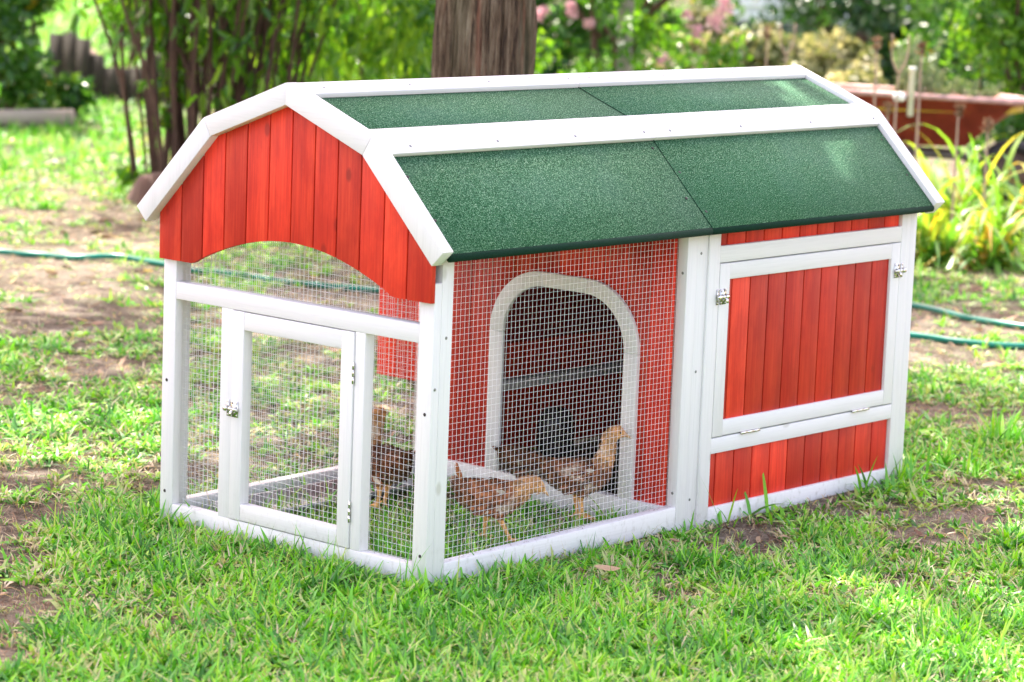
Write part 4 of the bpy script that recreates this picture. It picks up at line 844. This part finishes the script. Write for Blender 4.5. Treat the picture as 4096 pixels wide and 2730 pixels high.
hb = MB(); hb.tube([(.42, -.008, wr), (.42, 0, wr), (.42, .008, wr)], wr - .045, 20); hb.build('hub', M['rust'], wheel)
def herb(u, d, h, n, lab, z0, spread=.05, mt='herb', L=.028, Wd=.004, name='herb_plant'):
    c = at(u, 400, d); root = empty(name, (c[0], c[1], z0)); tag(root, lab, 'herb'); cs = []
    for k in range(n):
        e = np.array([rng.normal(0, spread), rng.normal(0, spread), h * rng.uniform(.6, 1.1)]); P, _ = branch((rng.normal(0, .012), rng.normal(0, .012), 0), e, 1, 1, 4, .04); MB().tube(P, np.linspace(.0035, .0015, len(P)), 5).build('stem', M['herb'], root); cs += [P[0] + (P[-1] - P[0]) * t for t in np.linspace(.15, 1, 12)]
    foliage('foliage', np.array(cs), np.full(len(cs), .014), len(cs) * 11, L, Wd, mt, root, -.6, minz=.0)
herb(3585, 12.75, .22, 7, 'grey green upright herb at the left end of the red barrow', zr - .03)
herb(3660, 12.65, .26, 8, 'tallest grey green rosemary like herb behind the white pipe', zr - .03)
herb(3760, 12.75, .12, 8, 'low bushy grey green herb in the middle of the red barrow', zr - .03, .07)
herb(3870, 12.7, .10, 8, 'short grey herb near the pointed end of the red barrow', zr - .03, .07)
c = at(3648, 330, 12.5); pz = at(3648, 280, 12.5)[2]; tag(MB().lathe([(0, -.15), (.014, -.15), (.014, pz - c[2]), (.017, pz - c[2]), (.017, pz - c[2] + .012), (0, pz - c[2] + .014)], c, 16).build('plastic_pipe', M['pvc'], smooth=False), 'short white capped plastic pipe standing among the barrow herbs', 'pipe')
c = at(3597, 388, 12.45); tag(MB().lathe([(0, -.02), (.024, -.018), (.028, 0), (.022, .016), (.0, .022)], c, 18).build('white_pot', M['pvc'], smooth=True), 'small round white pot on the rim of the red barrow', 'pot')
# dried seed stalks
def stalk(u, v0, d, top_v, lab, grp, fork=False, col='pale_twig'):
    b = G(u, 0) * 0 + gp(u, d); h = at(u, top_v, d)[2]; root = empty('dried_stalk', tuple(b)); tag(root, lab, 'dried plant', grp); lx = rng.normal(0, .02)
    P = catmull([(0, 0, -.02), (lx * .4, 0, h * .5), (lx, lx, h * (.8 if fork else 1))], 5); MB().tube(P, np.linspace(.008, .004, len(P)), 6).build('stem', M[col], root)
    if fork:
        for s in (-1, 1): e = P[-1] + camr * s * .035 + [0, 0, h * .2]; MB().tube(catmull([P[-1], P[-1] + camr * s * .03 + [0, 0, h * .08], e], 4), np.linspace(.005, .004, 9), 6).build('fork', M[col], root)
    else: foliage('seed_head', np.array([P[-1] + [0, 0, .0], P[-1] - [0, 0, .03]]), np.array([.018, .014]), 60, .022, .010, 'litter', root, -.5, minz=-.1)
stalk(3155, 0, 13.6, 95, 'pale forked dead stalk rising behind the far ridge end', None, True)
stalk(3078, 0, 13.8, 125, 'thin dead stalk left of the pale forked stalk', None)
stalk(3520, 0, 12.0, 165, 'tallest orange brown dried seed stalk beside the red barrow', None)
stalk(3610, 0, 11.8, 140, 'pale dried stalk rising in front of the barrow herbs', None, True)
stalk(3575, 0, 11.4, 430, 'short dried stalk in front of the left end of the barrow', None)
stalk(3700, 0, 11.6, 190, 'slim dried stalk right of the white pipe', None)
stalk(3862, 0, 11.2, 440, 'bare pale stalk in front of the barrow middle', None)
stalk(3985, 0, 11.0, 500, 'thin bare stalk in front of the barrow tip', None)
# day lilies
def lily(p0, n, L0, lab):
    m = n; root_x, root_y = p0[0], p0[1]; az = rng.uniform(0, 2 * PI, m); ln = np.abs(rng.normal(0, .48, m)) + .08; r = rng.uniform(0, .09, m)
    B = np.stack([rng.normal(0, .05, m), rng.normal(0, .05, m), np.zeros(m)], 1); D = np.stack([np.cos(az) * np.sin(ln), np.sin(az) * np.sin(ln), np.cos(ln)], 1)
    V, F, R_ = strips('', B, D, L0 * rng.uniform(.5, 1.2, m), rng.uniform(.017, .030, m), rng.uniform(1.9, 4.0, m), 9, None, np.clip(rng.beta(2, 2.3, m) + rng.random(m) * .14, 0, 1), rng.uniform(-.3, .3, m))
    root = empty('daylily', (root_x, root_y, 0)); tag(root, lab, 'plant', 'daylily clumps behind the coop'); npmesh('leaves', V, F, M['lily'], root, smooth=True, attrs={'rnd': R_})
lily(G(3720, 1040), 110, .50, 'arching green and yellow daylily clump nearest the coop corner')
lily(G(3960, 1060), 100, .50, 'yellowing daylily clump at the right edge close to the hose')
lily(G(3840, 930), 90, .66, 'tallest daylily clump with long arching leaves in front of the barrow')
lily(G(4120, 960), 90, .56, 'daylily clump cut off by the right edge of the picture')
lily(G(3700, 900), 60, .56, 'daylily clump peeking out behind the far roof corner')
# ------------------------------------------------------------------ hose
hp = [G(u, v_) for u, v_ in ((-300, 1000), (0, 1017), (150, 1022), (300, 1036), (480, 1040), (660, 1064), (780, 1085), (1000, 1112), (1200, 1135), (1480, 1160), (1900, 1215), (2500, 1250), (3100, 1300), (3640, 1350), (3900, 1377), (4096, 1388), (4400, 1390), (4620, 1365), (4560, 1330), (4300, 1328), (4096, 1312), (3850, 1270), (3645, 1226), (3300, 1180))]
hp = catmull(hp, 6); hp[:, 2] = .011 + gz(hp[:, 0], hp[:, 1]) + .006 * np.maximum(0, np.sin(np.arange(len(hp)) * .35)); 
tag(MB().tube(hp, .0105, 12).build('garden_hose', M['hose'], smooth=True), 'dark green garden hose snaking across the yard behind the coop', 'hose')
# curled dry leaf on the near grass, and scattered larger fallen leaves
def dryleaf(p0, L, rz, lab, q):
    t = np.linspace(0, 1, 8); V = []
    for a in t:
        wd = L * .26 * math.sin(PI * min(a * .92 + .06, 1)) ** .8
        for s in (-1, 0, 1): V.append((a * L - L / 2, s * wd, .012 + .35 * abs(s) * wd + .10 * L * (2 * a - 1) ** 2))
    F = [(i * 3 + j, i * 3 + j + 1, i * 3 + j + 4, i * 3 + j + 3) for i in range(7) for j in (0, 1)]; o = npmesh('fallen_leaf', np.array(V), np.array(F), M['litter'], smooth=True, attrs={'rnd': np.full(24, q)}); o.location = (p0[0], p0[1], gz(p0[0], p0[1]) + .03); o.rotation_euler = (.2, .1, rz); tag(o, lab, 'leaf')
dryleaf(G(2420, 2345), .055, -.5, 'curled tan dry leaf on the grass in front of the run', .8)
dryleaf(G(2690, 2225), .045, .7, 'pale brown dead leaf on bare soil below the joint of run and house', .6)
dryleaf(G(230, 840), .06, .7, 'yellow fallen leaf on the dark soil at the left', .92)
# ------------------------------------------------------------------ white building far behind
hb_ = gp(3250, 28); house = empty('white_building', tuple(hb_), math.atan2(camr[1], camr[0])); tag(house, 'white sided building glimpsed through the dark tree', 'building')
sd_ = MB(); z = .17
while z < 2.9: sd_.prism([(0, z), (0, z + .118), (-.012, z + .118), (-.022, z)], -1.0, 4.5, 0); z += .12
sd_.build('siding', M['wall'], house)
MB().box(-.98, 4.48, -.002, 3, -.05, .169).build('foundation', simple('grey_block', (.10, .11, .11), .9, bn=10), house)
MB().prism([(-.4, 2.85), (1.5, 3.9), (3.4, 2.85)], -1.2, 4.7, 0).build('roof', M['board'], house)
# far wood closing the yard for other views
cs = np.array([gp(u, d) + [0, 0, z] for u in range(-1200, 5400, 130) for d, z in ((44, 1.2), (46, 3.2), (48, 5.2))]) + rng.normal(0, .5, (153, 3))
P, i = clumps(cs, np.full(len(cs), 1.6), 9000); V, F, R_ = leafmesh(P, .45, .3, rng.random(9000), .2); tag(npmesh('far_wood', V, F, M['leafmid'], attrs={'rnd': R_}), 'green wood closing off the far end of the yard', 'trees', kind='stuff')
